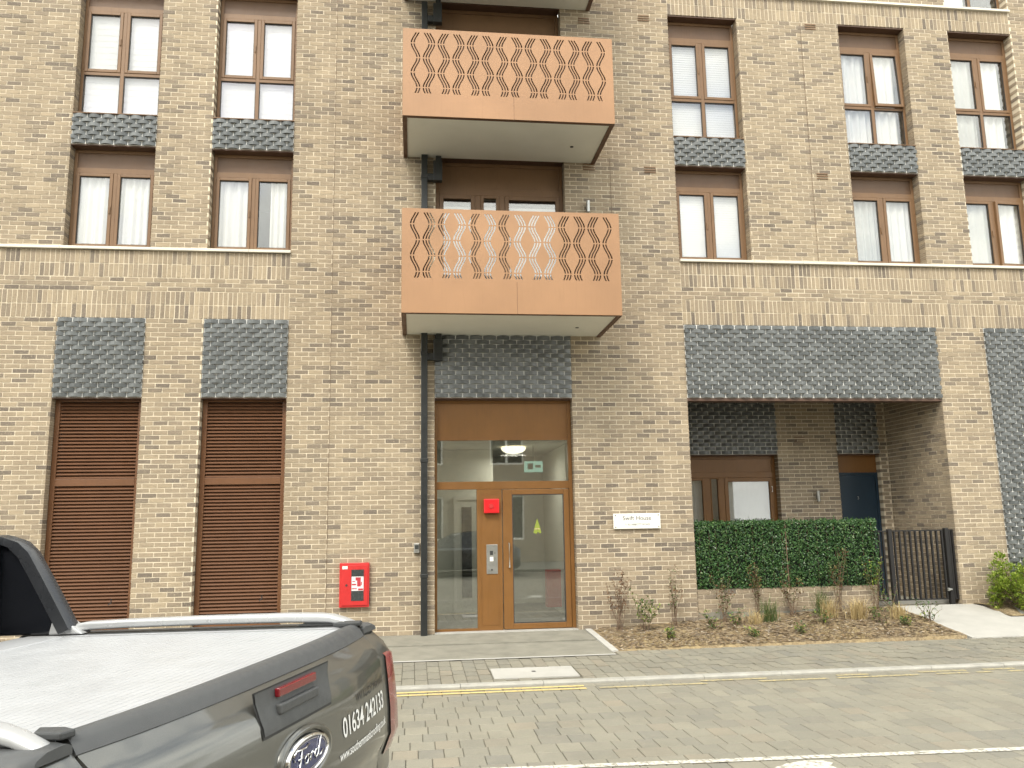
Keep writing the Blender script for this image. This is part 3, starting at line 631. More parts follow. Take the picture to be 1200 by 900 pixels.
# ------------------------------------------------------------------ entrance
def entrance():
    FY = .15; x0, x1 = .349, 2.621; b = MB()
    b.box(x0, x0+.038, FY, FY+.1, .012, 3.71); b.box(2.56, x1, FY, FY+.1, .012, 3.71)
    b.box(x0+.038, 2.56, FY, FY+.1, 3.045, 3.065); b.box(x0+.038, 2.56, FY, FY+.1, 2.245, 2.37); b.box(x0+.038, 2.56, FY, FY+.1, 3.66, 3.71)
    b.box(1.03, 1.44, FY+.002, FY+.1, .012, 2.243); b.box(x0+.038, 1.03, FY+.001, FY+.1, .012, .05)
    d = b.build('entrance_door', 'door_brown', bld, bevel=.003)
    MB().box(x0+.04, 2.558, FY+.012, FY+.06, 3.066, 3.658).build('top_panel', 'door_brown', d)
    MB().box(x0+.04, 2.558, FY+.03, FY+.042, 2.371, 3.044).build('transom_pane', 'door_glass', d)
    MB().box(x0+.04, 1.028, FY+.03, FY+.042, .051, 2.243).build('side_pane', 'door_glass', d)
    MB().ring(1.095, 1.385, .09, 2.16, .006, FY-.002, FY+.0015).build('panel_bead', 'door_brown', d)
    MB().ring(1.452, 2.553, .02, 2.238, .13, FY-.012, FY+.055, wb=.09, wt=.085, wl=.155, wr=.09).build('door_leaf', 'door_brown', d, bevel=.006)
    MB().ring(1.607, 2.463, .11, 2.153, .012, FY-.006, FY+.02).build('gasket', 'ink', d)
    MB().box(1.608, 2.462, FY+.022, FY+.034, .111, 2.152).build('door_pane', 'door_glass', d)
    MB().tube([(1.545, FY-.012, .99), (1.545, FY-.07, .99), (1.545, FY-.07, 1.37), (1.545, FY-.012, 1.37)], .011, 8).build('handle', 'steel', d)
    ic = MB().box(1.18, 1.36, FY-.008, FY+.001, .89, 1.355).build('intercom', 'steel', d, bevel=.004)
    MB().box(1.235, 1.285, FY-.0105, FY-.0085, 1.19, 1.255).build('lens', 'ink', ic); MB().box(1.232, 1.29, FY-.0105, FY-.0085, 1.09, 1.16).build('keypad', 'white_plate', ic); MB().tube([(1.265, FY-.013, .955), (1.265, FY-.0085, .955)], .014, 12).build('lock', 'ink', ic); MB().box(1.305, 1.325, FY-.0105, FY-.0085, 1.215, 1.225).build('slot', 'ink', ic)
    MB().add([(1.955, FY+.0205, 1.53), (2.005, FY+.0205, 1.51), (2.03, FY+.0205, 1.545), (2.06, FY+.0205, 1.515), (2.085, FY+.0205, 1.53), (2.065, FY+.0205, 1.62), (2.02, FY+.0205, 1.76), (1.975, FY+.0205, 1.62)], [tuple(range(8))]).build('sticker', 'sticker_green', d)
    MB().box(1.97, 2.07, FY+.0195, FY+.0203, 1.585, 1.60).build('sticker', 'straw', d)
    MB().box(x0-.003, x1+.003, -.02, FY+.1, -.03, .0125).build('threshold', 'pale_concrete', d)
    # lobby
    lb = room(.15, 3.3, .0, 3.12, FY+.10, 4.2, 'room_paint'); lb.name = 'lobby'
    MB().box(.16, 3.29, FY+.11, FY+4.29, .001, .006).build('lobby_floor', 'room_floor', lb)
    MB().box(2.78, 3.295, 1.6, 4.3, .01, 3.11).build('lobby_pier', 'room_paint', lb)
    MB().box(.25, 1.55, 2.74, 2.80, .01, 3.11).build('lobby_partition', 'room_paint', lb)
    dd = MB().ring(.78, 1.30, .02, 2.2, .06, 2.68, 2.738).build('inner_door', 'white_plate', lb)
    MB().box(.842, 1.238, 2.70, 2.737, .08, 2.138).build('door_panel', 'room_paint', dd); MB().box(.93, 1.12, 2.690, 2.699, .3, 2.0).build('vision_panel', 'dark_panel', dd)
    MB().box(2.45, 2.72, 2.0, 2.22, .15, .82).build('hose_cabinet', 'red_paint', lb, bevel=.01)
    ex = MB().box(2.02, 2.36, 1.62, 1.65, 2.60, 2.80).build('exit_sign', 'exit_lit', lb)
    MB().box(2.08, 2.18, 1.614, 1.619, 2.65, 2.76).build('figure', 'white_plate', ex); MB().box(2.22, 2.32, 1.614, 1.619, 2.68, 2.73).build('arrow', 'white_plate', ex); MB().tube([(2.19, 1.635, 2.80), (2.19, 1.635, 3.1)], .01, 6).build('hanger', 'steel', ex)
    lm = MB(); k = 20
    for s_ in range(5):
        pass
    rings = [[(1.90+.24*math.sin(a_)*math.cos(2*math.pi*j/k), 2.25+.24*math.sin(a_)*math.sin(2*math.pi*j/k), 3.10-.12*math.cos(a_)) for j in range(k)] for a_ in (.05, .5, .9, 1.25, 1.57)]
    lm.grid(rings, True).build('ceiling_lamp', 'lamp_lit', lb, smooth=True, fix=True)
    ld = bpy.data.lights.new('lobby_light', 'AREA'); ld.shape = 'DISK'; ld.size = .5; ld.energy = 7; ld.color = (1, .93, .80); lo_ = bpy.data.objects.new('lobby_light', ld); C.objects.link(lo_); lo_.location = (1.9, 2.25, 2.96); lo_.parent = lb
entrance()
# porch window and flat door
def porch():
    FY = RB+.15; x0, x1 = RW[0]+.012, RW[1]; z0, z1 = .205, PZ-.018; zt = 2.53; b = MB(); b.ring(x0, x1-.004, z0, z1, .06, FY, FY+.07); b.box(x0+.06, x1-.064, FY-.003, FY+.07, zt-.055, zt+.055)
    for xp in (5.60, 5.88): b.box(xp-.055, xp+.055, FY-.002, FY+.07, z0+.06, zt-.055)
    d = b.build('porch_window', 'door_brown', bld, bevel=.004); MB().box(x0+.062, x1-.066, FY+.015, FY+.05, zt+.056, z1-.061).build('top_panel', 'door_brown', d)
    for a, c, sw in ((x0+.062, 5.543, .045), (5.657, 5.823, .02), (5.937, x1-.066, .075)):
        MB().ring(a, c, z0+.062, zt-.057, sw, FY-.01, FY+.05).build('sash', 'door_brown', d, bevel=.005); MB().box(a+sw+.001, c-sw-.001, FY+.02, FY+.028, z0+.064+sw, zt-.058-sw).build('pane', 'pane_glass', d)
    pleat(x0, 5.56, z0+.05, zt, FY+.13, .02, .14, 3).build('curtain', 'grey_curtain', d, smooth=True); pleat(5.86, x1-.02, z0+.05, zt, FY+.13, .012, .3, 5).build('curtain', 'grey_curtain', d, smooth=True)
    MB().tube([(x1-.10, FY-.012, 2.20), (x1-.10, FY-.035, 2.20), (x1-.10, FY-.035, 2.30), (x1-.10, FY-.012, 2.30)], .008, 6).build('handle', 'white_plate', d)
    room(x0-.02, x1+.1, .2, 2.93, FY+.072)
    FY = RB+.12; x0, x1 = RD; b = MB().ring(x0+.003, x1-.003, .206, 2.55, .05, FY, FY+.09, wb=.02); dr = b.build('front_door', 'door_navy', bld)
    MB().box(x0+.054, x1-.054, FY+.012, FY+.06, .228, 2.498).build('door_leaf', 'door_navy', dr, bevel=.004); MB().box(x0+.003, x1-.003, FY+.02, FY+.07, 2.552, PZ-.019).build('top_panel', 'door_brown', dr)
    vs_, fs_, tw = text_mesh('3', .085); MB().add([(8.61+v[0], FY+.010, 2.03+v[1]) for v in vs_], fs_).build('door_number', 'steel', dr)
    MB().tube([(8.98, FY-.03, 1.2), (8.90, FY-.03, 1.2)], .012, 8).build('handle', 'steel', dr)
porch()

# ------------------------------------------------------------------ balconies
BX0, BX1, BY = -.18, 3.145, -1.5
def slot_panel(name, x0, x1, z0, z1, y, parent):
    cu_ = bpy.data.curves.new(name, 'CURVE'); cu_.dimensions = '2D'; cu_.fill_mode = 'BOTH'; cu_.extrude = .004
    def spl(pts):
        s = cu_.splines.new('POLY'); s.points.add(len(pts)-1); s.use_cyclic_u = True
        for p, q in zip(s.points, pts): p.co = (q[0], q[1], 0, 1)
    spl([(x0, z0), (x1, z0), (x1, z1), (x0, z1)])
    br = [.055, .245, .49, .735, .985, 1.09]; ncol = 14; c0 = x0+.175; pitch = (x1-x0-.35)/(ncol-1); A = .044; wd = .0108
    for ci in range(ncol):
        lines = (-1, 0, 1)
        if ci == 0: lines = (0, 1)
        if ci == ncol-1: lines = (-1, 0)
        sg = 1 if ci % 2 == 0 else -1
        for li in lines:
            for k in range(5):
                a, b_ = br[k]+.009, br[k+1]-.009; pts = []
                f = lambda d: c0+ci*pitch+li*.0425-sg*A*math.cos(math.pi*(d-.245)/.2467)*1.0
                ds = [a+(b_-a)*i/7 for i in range(8)]
                pts = [(f(d)-wd, z1-d) for d in ds]+[(f(d)+wd, z1-d) for d in ds[::-1]]
                spl(pts[::-1])
    o = bpy.data.objects.new(name, cu_); C.objects.link(o); bpy.context.view_layer.update()
    me = bpy.data.meshes.new_from_object(o.evaluated_get(bpy.context.evaluated_depsgraph_get())); bpy.data.objects.remove(o)
    me.transform(Matrix(((1, 0, 0, 0), (0, 0, -1, y), (0, 1, 0, 0), (0, 0, 0, 1)))); me.materials.clear(); me.materials.append(MATS['balcony_copper'])
    return link(name, me, parent)
def side_panel(x, z0, z1, parent): MB().box(x-.004, x+.004, BY+.006, -.004, z0, z1).build('side_panel', 'balcony_copper', parent)
def balcony(z0, z1, screen=False):
    x0, x1 = BX0, BX1
    dk = MB().box(x0+.07, x1-.07, BY+.07, -.03, z0+.10, z0+.26).build('balcony', 'dark_steel', bld)
    MB().box(x0+.07, x1-.07, BY+.07, -.004, z0+.012, z0+.095).build('soffit', 'soffit_white', dk)
    tr = MB(); tr.box(x0+.001, x0+.068, BY+.006, -.002, z0-.004, z0+.03); tr.box(x1-.068, x1-.001, BY+.006, -.002, z0-.004, z0+.03); tr.box(x0+.07, x1-.07, BY+.006, BY+.068, z0-.004, z0+.03); tr.build('edge_trim', 'balcony_trim', dk)
    slot_panel('front_panel', x0, x1, z0, z1, BY, dk); side_panel(x0+.005, z0+.032, z1, dk); side_panel(x1-.005, z0+.032, z1, dk)
    for sa, sb in screen or (): MB().box(sa, sb, BY+.056, BY+.06, z0+.40, z1-.03).build('screen', 'balcony_trim', dk)  # dark sheets added behind the front panel so its slots read dark
    p = MB()
    for x in (x0+.03, (x0+x1)/2, x1-.03): p.box(x-.02, x+.02, BY+.012, BY+.05, z0+.05, z1-.01)
    p.build('post', 'balcony_trim', dk); MB().box(x0+.011, x1-.011, BY+.006, BY+.055, z1-.009, z1-.001).build('top_rail', 'balcony_trim', dk)
    MB().tube([(2.62, -.62, z0+.006), (2.62, -.62, z0+.012)], .03, 12).build('drain_hole', 'ink', dk)
    MB().box((x0+x1)/2+.06-.002, (x0+x1)/2+.06+.002, BY-.0055, BY-.0042, z0, z0+.5).build('panel_joint', 'balcony_trim', dk)
balcony(4.775, 6.39, ((-.12, .22), (2.30, 3.08))); balcony(7.88, 9.335, ((-.12, 3.085),)); balcony(10.82, 12.27)
# air bricks
vm = MB()
for i in range(3): vm.box(-.105, .105, -.012, -.002, -.055+i*.045, -.055+i*.045+.018)
vme = vm.mesh('air_brick', 'frame_brown')
for x, y_, z in ((7.35, 0, 10.755), (7.35, 0, 7.80), (3.035, 0, 10.62), (4.145, 0, 10.74), (3.04, 0, 7.82), (4.14, 0, 7.81), (7.44, RB, 3.19)): link('air_brick', vme, bld, (x, y_, z))
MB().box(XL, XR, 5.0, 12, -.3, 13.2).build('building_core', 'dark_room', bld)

# ------------------------------------------------------------------ things fixed to the wall
dp = empty('drainpipe', (.175, -.075, 0)); tag(dp, 'square black metal rainwater pipe running down the wall beside the entrance', 'pipe')
MB().box(-.052, .052, -.05, .05, -.02, 10.75).build('pipe', 'pipe_black', dp, bevel=.01)
for z in (4.63, 7.73, 10.66):
    j = MB(); j.box(.053, .22, -.045, .045, z-.29, z-.17); j.box(.15, .30, -.062, .062, z-.30, z+.06); j.box(.19, .285, -.045, .045, z+.061, z+.15); j.build('branch', 'pipe_black', dp, bevel=.008)
for z in (.9, 2.7, 4.45, 7.5): MB().box(-.06, .06, -.058, .07, z-.03, z+.03).build('collar', 'pipe_black', dp, bevel=.006)
sp = empty('sign_plaque', (3.64, -.03, 1.693)); tag(sp, 'white rectangular name plaque reading Swift House on the brick wall', 'sign')
MB().box(-.394, .394, -.012, .0, -.123, .123).build('plate', 'white_plate', sp, bevel=.003); MB().box(-.35, .35, .001, .028, -.09, .09).build('spacer', 'steel', sp)
for sx in (-.36, .36):
    for sz in (-.095, .095): MB().tube([(sx, -.018, sz), (sx, -.0125, sz)], .011, 10).build('fixing', 'steel', sp)
for body, sz, z_, mat in (('Swift House', .098, .015, 'ink'), ('71-92 ABBOTT ROAD', .045, -.072, 'ink')):
    vs_, fs_, tw = text_mesh(body, sz); MB().add([(v[0]-tw/2, -.0135, v[1]+z_) for v in vs_], fs_).build('lettering', mat, sp)
fb = empty('dry_riser_cabinet', (-.90, 0, .785)); tag(fb, 'red wall cabinet with dark glass panel left of the entrance', 'cabinet')
MB().box(-.228, .228, -.075, .0, -.335, .335).build('frame', 'red_paint', fb, bevel=.006); MB().box(-.195, .205, -.088, -.0755, -.305, .305).build('door', 'red_paint', fb, bevel=.004)
MB().box(-.045, .145, -.0925, -.0885, -.235, .235).build('glass_panel', 'dark_panel', fb); MB().box(-.04, .142, -.0945, -.093, -.085, .13).build('notice', 'sticker_white', fb)
nb = MB()
for a, c, e, f in ((.02, .1, .07, .118), (.045, .10, -.02, .07), (-.035, .03, .0, .022), (-.03, .015, .05, .062), (.06, .136, -.078, -.05), (-.034, .04, -.06, -.045), (.105, .118, .0, .05)): nb.box(a, c, -.0965, -.095, e, f)
nb.build('notice_print', 'sticker_red', fb); MB().box(-.185, -.105, -.0905, -.0885, .245, .29).build('label_plate', 'white_plate', fb); MB().tube([(-.118, -.094, 0), (-.118, -.0885, 0)], .017, 12).build('lock', 'ink', fb)
MB().box(.2285, .236, -.06, -.02, -.29, -.10).build('hinge', 'ink', fb)
al = empty('alarm_box', (1.266, .148, 1.97)); tag(al, 'bright red square alarm box on the brown entrance post', 'alarm')
MB().box(-.125, .125, -.085, .0, -.115, .115).build('case', 'alarm_red', al, bevel=.012); MB().tube([(-.01, -.097, .0), (-.01, -.0855, .0)], .038, 16).build('button', 'red_paint', al)
ks = empty('key_safe', (.06, 0, 1.325)); tag(ks, 'small grey key safe on the brick wall beside the black pipe', 'key safe')
MB().box(-.045, .045, -.05, 0, -.075, .075).build('case', 'steel', ks, bevel=.008); MB().box(-.03, .03, -.054, -.0505, -.01, .05).build('keypad', 'dark_panel', ks)
for (x, y_, z, lab) in ((7.71, RB, 2.10, 'small steel cylinder wall lamp beside the navy front door'), (2.99, 0, 7.07, 'small steel cylinder wall lamp behind the middle balcony')):
    lm = empty('wall_lamp', (x, y_, z)); tag(lm, lab, 'wall lamp'); MB().tube([(0, -.07, -.10), (0, -.07, .10)], .032, 14).build('body', 'steel', lm, auto=40); MB().box(-.02, .02, -.045, 0, -.04, .04).build('bracket', 'steel', lm)

# ================================================================== PORCH FRONT: planter wall, hedge screens, gate
pwl = Wall((0, .03, 0), (1, 0, 0), (0, -1, 0)); pl = empty('planter_wall', (6.19, .14, .1)); tag(pl, 'low buff brick planter wall under the hedge screens', 'wall')
def local(mb, o): 
    for i, v in enumerate(mb.v): mb.v[i] = (v[0]-o.location.x, v[1]-o.location.y, v[2]-o.location.z)
    return mb
local(MB().box(4.63, 7.752, .038, .24, -.1, .545), pl).build('core', 'mortar', pl)
for k in range(7):
    z0 = .557-.0748*(k+1); x = 4.618-(MOD/2 if k % 2 else 0)
    while x < 7.76:
        a, c = max(4.618, x+JT/2), min(7.76, x+MOD-JT/2)
        if c-a > .03:
            m = MB(); dep = .22 if c > 7.75 else .03; brick(pwl, a, c, z0+JT/2, z0+.0748-JT/2 if k else .557, dep, m)
            local(m, pl).build('brick', 'brick_single', pl)
        x += MOD
x = 4.618
while x < 7.75:
    m = MB().box(x, min(x+.0648, 7.76), .028, .25, .558, .562); local(m, pl).build('coping_brick', 'brick_single', pl); x += .0748
def leafq(mb, p, d, up, l, w_, fold=.25):
    d = Vector(d).normalized(); s = d.cross(Vector(up))
    if s.length < .05: s = d.cross(Vector((1, .3, .2)))
    s.normalize(); n = s.cross(d); p = Vector(p)
    mb.add([p, p+d*l*.45+s*w_/2+n*fold*w_, p+d*l, p+d*l*.45-s*w_/2+n*fold*w_], [(0, 1, 2), (0, 2, 3)])
def hedge(x0, x1, label, seed):
    r = random.Random(seed); h = empty('hedge_screen', ((x0+x1)/2, .12, .565)); tag(h, label, 'hedge', 'artificial hedge screens')
    hw = (x1-x0)/2; MB().box(-hw+.02, hw-.02, .0, .05, .005, 1.04).build('backing', 'hedge_backing', h); b = MB()
    for i in range(6000):
        f = r.random()
        if f < .80: p = (r.uniform(-hw, hw), -.055+r.gauss(0, .018)-.02*math.sin(9*r.random()), r.uniform(.0, 1.085))
        elif f < .92: p = (r.uniform(-hw, hw), r.uniform(-.06, .07), 1.05+abs(r.gauss(0, .022)))
        else: p = (r.choice((-hw, hw)), r.uniform(-.06, .06), r.uniform(.0, 1.08))
        d = (r.gauss(0, .75), -.35+r.gauss(0, .35), r.gauss(.1, .7)); leafq(b, p, d, (r.gauss(0, .4), -1, r.gauss(.3, .5)), r.uniform(.028, .052), r.uniform(.018, .030), r.uniform(.05, .4))
    tag(b.build('foliage', 'hedge_leaf', h), kind='stuff')
    if seed == 2: MB().box(-hw-.022, -hw-.008, -.075, -.06, -.02, 1.06).build('post', 'twig', h)
    b = MB()
    for i in range(10): b.tube([(-hw+.05+i*(2*hw-.1)/9, -.01, 0), (-hw+.05+i*(2*hw-.1)/9+r.uniform(-.03, .03), -.015, 1.03)], .006, 5)
    b.build('stem', 'twig', h)
hedge(4.665, 6.195, 'leafy dark green hedge screen in front of the brown porch window', 1); hedge(6.225, 7.83, 'leafy dark green hedge screen ending beside the metal gate', 2)
gt = empty('metal_gate', (8.59, .07, .2)); tag(gt, 'dark metal bar gate between two posts before the navy door', 'gate')
bar = MB().box(-.0125, .0125, -.02, .02, .115, 1.24).mesh('bar', 'dark_steel')
for i in range(10): link('bar', bar, gt, (-.435+i*.0965, 0, 0))
MB().box(-.47, .455, -.012, .012, 1.241, 1.262).build('top_rail', 'dark_steel', gt); MB().box(-.47, .455, -.012, .012, .093, .114).build('bottom_rail', 'dark_steel', gt)
for x in (-.52, .515): MB().box(x-.034, x+.034, -.034, .034, -.02, 1.285).build('post', 'dark_steel', gt, bevel=.003)
MB().tube([(.44, -.05, .26), (.50, -.05, .26)], .014, 8).build('latch', 'steel', gt); MB().box(.43, .47, -.05, .02, .235, .285).build('latch_plate', 'steel', gt)
for nm, xs, lab in (('railing', (7.80, 7.875, 7.95), 'short dark metal railing between hedge screen and gate'), ('railing', (9.165, 9.215), 'short dark metal railing between gate and brick pier')):
    rl = empty('railing', (xs[0], .07, .2)); tag(rl, lab, 'railing')
    for x in xs: link('bar', bar, rl, (x-xs[0], 0, 0))
    a, c = (-.02, .235) if len(xs) == 3 else (-.015, .068)
    MB().box(a, c, -.012, .012, 1.241, 1.262).build('top_rail', 'dark_steel', rl); MB().box(a, c, -.012, .012, .093, .114).build('bottom_rail', 'dark_steel', rl)

# ================================================================== PLANTS
def shrub(name, x, y, h, spread, nst, nlf, mats, label, cat='shrub', leaf_l=(.03, .055), top=.35, seed=0, droop=0, group=None):
    r = random.Random(seed); z = bed_z(x, y) if 2.8 < x < 8.1 else max(0, .2+.16*y); o = empty(name, (x, y, z)); tag(o, label, cat, group)
    st = MB(); lv = [MB() for _ in mats]
    for i in range(nst):
        a = r.uniform(0, 6.28); s = spread*math.sqrt(r.random()); hh = h*r.uniform(.6, 1); pts = []; b0 = Vector((r.gauss(0, .03), r.gauss(0, .03), -.02))
        for k in range(6):
            t_ = k/5; pts.append(b0+Vector((math.cos(a)*s*t_**1.3+r.gauss(0, .012), math.sin(a)*s*t_**1.3+r.gauss(0, .012), hh*t_)))
        st.tube(pts, [.006*(1-.8*k/5) for k in range(6)], 5, False)
        for q in range(int(nlf*1.6)):
            t_ = top+(1-top)*r.random()**.8; i0 = min(4, int(t_*5)); p = pts[i0].lerp(pts[i0+1], t_*5-i0)+Vector((r.gauss(0, .025), r.gauss(0, .025), r.gauss(0, .02)))
            d = Vector((r.gauss(0, 1), r.gauss(0, 1), r.gauss(.3-droop, .5))); leafq(lv[r.randrange(len(mats))], p, d, (0, 0, 1), r.uniform(*leaf_l), r.uniform(*leaf_l)*.55, r.uniform(0, .4))
    st.build('stems', 'twig', o)
    for m, l in zip(mats, lv):
        if l.v: l.build('foliage', m, o)
    return o
def tuft(name, x, y, h, n, mat, label, cat='grass tuft', spread=.12, seed=0, group=None):
    r = random.Random(seed); z = bed_z(x, y); b = MB()
    for i in range(n):
        a = r.uniform(0, 6.28); lean = r.random()*spread*2; hh = h*r.uniform(.5, 1); p = Vector((r.gauss(0, spread*.35), r.gauss(0, spread*.25), -.01)); d = Vector((math.cos(a), math.sin(a), 0)); s = Vector((-d.y, d.x, 0))*.0035
        m = p+d*lean*.4+Vector((0, 0, hh*.65)); e = p+d*lean+Vector((0, 0, hh*r.uniform(.75, 1))); b.add([p-s, p+s, m+s*.8, m-s*.8, e], [(0, 1, 2, 3), (3, 2, 4)])
    o = b.build(name, mat); o.location = (x, y, z); tag(o, label, cat, group); return o
shrub('dead_shrub', 3.22, -.30, 1.0, .22, 11, 16, ['dead_leaf'], 'tall withered brown shrub against the wall nearest the entrance', seed=1, droop=.6, leaf_l=(.03, .06))
shrub('leafy_shrub', 3.60, -.42, .62, .20, 9, 16, ['weed_leaf', 'weed_leaf', 'lime_leaf'], 'half green shrub between two withered shrubs at the wall', seed=2, leaf_l=(.04, .075), top=.3)
shrub('dead_shrub', 4.12, -.28, .98, .16, 8, 15, ['dead_leaf', 'weed_leaf'], 'tall withered shrub against the wall beside the planter corner', seed=3, droop=.5, leaf_l=(.03, .06))
for i, (x, y, h, lab) in enumerate(((4.95, -.22, .80, 'reddish sapling at the left end of the planter wall'), (5.55, -.15, 1.02, 'tall reddish sapling before the left hedge screen'), (6.12, -.2, .72, 'short reddish sapling below the gap between hedge screens'), (6.95, -.15, 1.12, 'tallest reddish sapling before the right hedge screen'), (7.62, -.12, .98, 'yellowish sapling at the right end of the planter wall'))):
    shrub('sapling', x, y, h, .17, 8, 15, ['red_leaf', 'weed_leaf', 'dead_leaf'] if i < 4 else ['weed_leaf', 'lime_leaf', 'red_leaf'], lab, 'sapling', seed=20+i, leaf_l=(.035, .065), top=.4, group='saplings along the planter wall')
for i, (x, y, h, n, m, lab) in enumerate(((5.62, -.45, .5, 130, 'weed_leaf', 'tall green grass clump before the left hedge screen'), (6.62, -.45, .42, 130, 'straw', 'straw coloured grass tuft left of the widest one'), (7.02, -.62, .42, 220, 'straw', 'widest straw coloured grass tuft below the right hedge screen'), (7.62, -.75, .34, 120, 'straw', 'straw coloured grass tuft nearest the pale path'), (5.35, -.55, .32, 80, 'straw', 'straw coloured grass tuft nearest the brick planter corner'), (6.60, -.25, .55, 110, 'weed_leaf', 'feathery green grass clump beside the middle of planter wall'))):
    tuft('grass_tuft', x, y, h, n, m, lab, seed=40+i, spread=.16)
for i, (x, y, h, lab) in enumerate(((3.78, -1.15, .15, 'low green weed clump nearest the entrance apron'), (4.62, -.72, .26, 'dark green weed at the planter corner'), (5.0, -.62, .24, 'dark green weed just right of the planter corner'), (5.75, -1.25, .14, 'low green weed clump at the middle front of the bed'), (5.0, -1.3, .12, 'tiny green weed on the bed front edge'), (7.2, -.95, .24, 'green weed below the widest straw tuft'), (7.45, -1.15, .16, 'low green weed near the path corner of the bed'), (7.75, -.45, .42, 'leggy green weed leaning at the path edge'), (8.0, -.95, .3, 'dark leafy weed overhanging the pale path edge'), (6.35, -.75, .22, 'small green weed between the two larger straw tufts'))):
    shrub('weed', x, y, h*1.25, h*.8, 8, 8, ['weed_leaf', 'lime_leaf', 'weed_leaf', 'hedge_leaf'], lab, 'weed', seed=60+i, leaf_l=(.03, .07), top=.1)
b = MB()
for i in range(6500):
    x = RN.uniform(2.9, 7.9); y = -1.72+1.1*RN.random()**1.3
    if math.sin(x*2.3)+math.sin(x*5.1+1) < -.5+RN.random(): continue
    z = bed_z(x, y); a = RN.uniform(0, 6.28); l = RN.uniform(.03, .11); d = Vector((math.cos(a), math.sin(a), .28)); s = Vector((-d.y, d.x, 0))*.0035; p = Vector((x, y, z+.004)); b.add([p-s, p+s, p+d*l], [(0, 1, 2)])
tag(b.build('dry_grass', 'straw'), 'flattened dry straw grass over the planting bed', 'grass', kind='stuff')
def bush(x, y, w_, d_, h, n, mat, label, seed):
    r = random.Random(seed); z = max(0, .2+.16*y)-.02; o = empty('green_bush', (x, y, z)); tag(o, label, 'bush'); b = MB(); st = MB(); lumps = [(Vector((r.uniform(-w_, w_)*.85, r.uniform(-d_, d_)*.8, r.uniform(.08, 1.0)**.9*h*r.uniform(.6, 1.05))), r.uniform(.06, .15)) for _ in range(60)]
    for c, rr in lumps: st.tube([(c.x*.2, c.y*.2, -.03), (c.x*.7, c.y*.7, c.z*.6), c], .006, 5, False)
    for i in range(n):
        c, rr = r.choice(lumps); v = Vector((r.gauss(0, 1), r.gauss(0, 1), r.gauss(.2, 1))).normalized(); p = c+v*rr*r.uniform(.6, 1.05)
        if p.z < .02: continue
        leafq(b, p, v+Vector((r.gauss(0, .6), r.gauss(0, .6), r.gauss(.4, .4))), (0, 0, 1), r.uniform(.035, .07), r.uniform(.022, .038), r.uniform(0, .4))
    st.build('stems', 'twig', o); tag(b.build('foliage', mat, o), kind='stuff')
rows = [[(9.42+.08*i+(.10*j if i == 0 else 0), -.16*j+RN.uniform(-.012, .012), .215-.158*.16*j+.012+.02*math.sin(i*1.3+j)*(0 < j < 5)) for i in range(42)] for j in range(6)]
tag(MB().grid(rows[::-1]).build('shrub_bed', 'mulch', smooth=True), kind='structure')
bush(10.22, -.42, .80, .36, .88, 8000, 'lime_leaf', 'bright lime green bush at the foot of the brick pier', 5); bush(11.55, -.45, .6, .34, .78, 4500, 'lime_leaf', 'bright lime green bush farther right below the dark brick panel', 6)

# ================================================================== PICK-UP
TP = dict(x=-.38447, y=-10.54988, th=2.74631, ph=.0444, z=-.04543, rl=-.04572)
Rt = Matrix.Rotation(TP['th'], 4, 'Z') @ Matrix.Rotation(TP['ph'], 4, 'Y') @ Matrix.Rotation(TP['rl'], 4, 'X')
trk = empty('pickup_truck'); trk.matrix_world = Matrix.Translation((TP['x'], TP['y'], TP['z'])) @ Rt
tag(trk, 'dark grey pickup truck with silver roller bed cover parked in the foreground', 'pickup truck')
def bow(y): return .06*min(1.3, (abs(y)/.80))**3
PR = [(1.30, -.012), (1.287, -.022), (1.262, -.052), (1.225, -.078), (1.195, -.088), (1.12, -.092), (1.03, -.096), (.95, -.098), (.90, -.094), (.865, -.078), (.83, -.058), (.78, -.05), (.70, -.056), (.60, -.05)]
def prof(z):
    for (z1, x1), (z0, x0) in zip(PR, PR[1:]):
        if z0 <= z <= z1: return x0+(x1-x0)*(z-z0)/(z1-z0)
    return PR[0][1] if z > PR[0][0] else PR[-1][1]
def fx(y, z): return prof(z)+bow(y)
def face_patch(ys, zs, off): return [[(fx(y, z)-off, y, z) for y in ys] for z in zs]
lin = lambda a, c, n: [a+(c-a)*i/n for i in range(n+1)]
zz = [p[0] for p in PR]
b = MB(); b.grid(face_patch(lin(.757, -.757, 28), zz, 0)); b.grid([[(fx(.757, z), .757, z) for z in zz], [(.12, .757, z) for z in zz]]); b.grid([[(.12, -.757, z) for z in zz], [(fx(-.757, z), -.757, z) for z in zz]])
tg = b.build('tailgate', 'truck_paint', trk, auto=60)
# plastic cap along the tailgate top
capp = [(.088, 1.312), (.082, 1.333), (.03, 1.343), (.012, 1.338), (-.004, 1.322), (-.020, 1.294), (-.014, 1.288), (.05, 1.288)]
b = MB().grid([[(x+bow(y)*(1 if x < .06 else .75), y, z) for x, z in capp] for y in lin(.761, -.761, 26)], True); o = len(b.v); n = len(capp); b.f += [tuple(range(n)), tuple(range(o-n, o))[::-1]]
b.build('tailgate_cap', 'cap_plastic', trk, auto=35, fix=True)
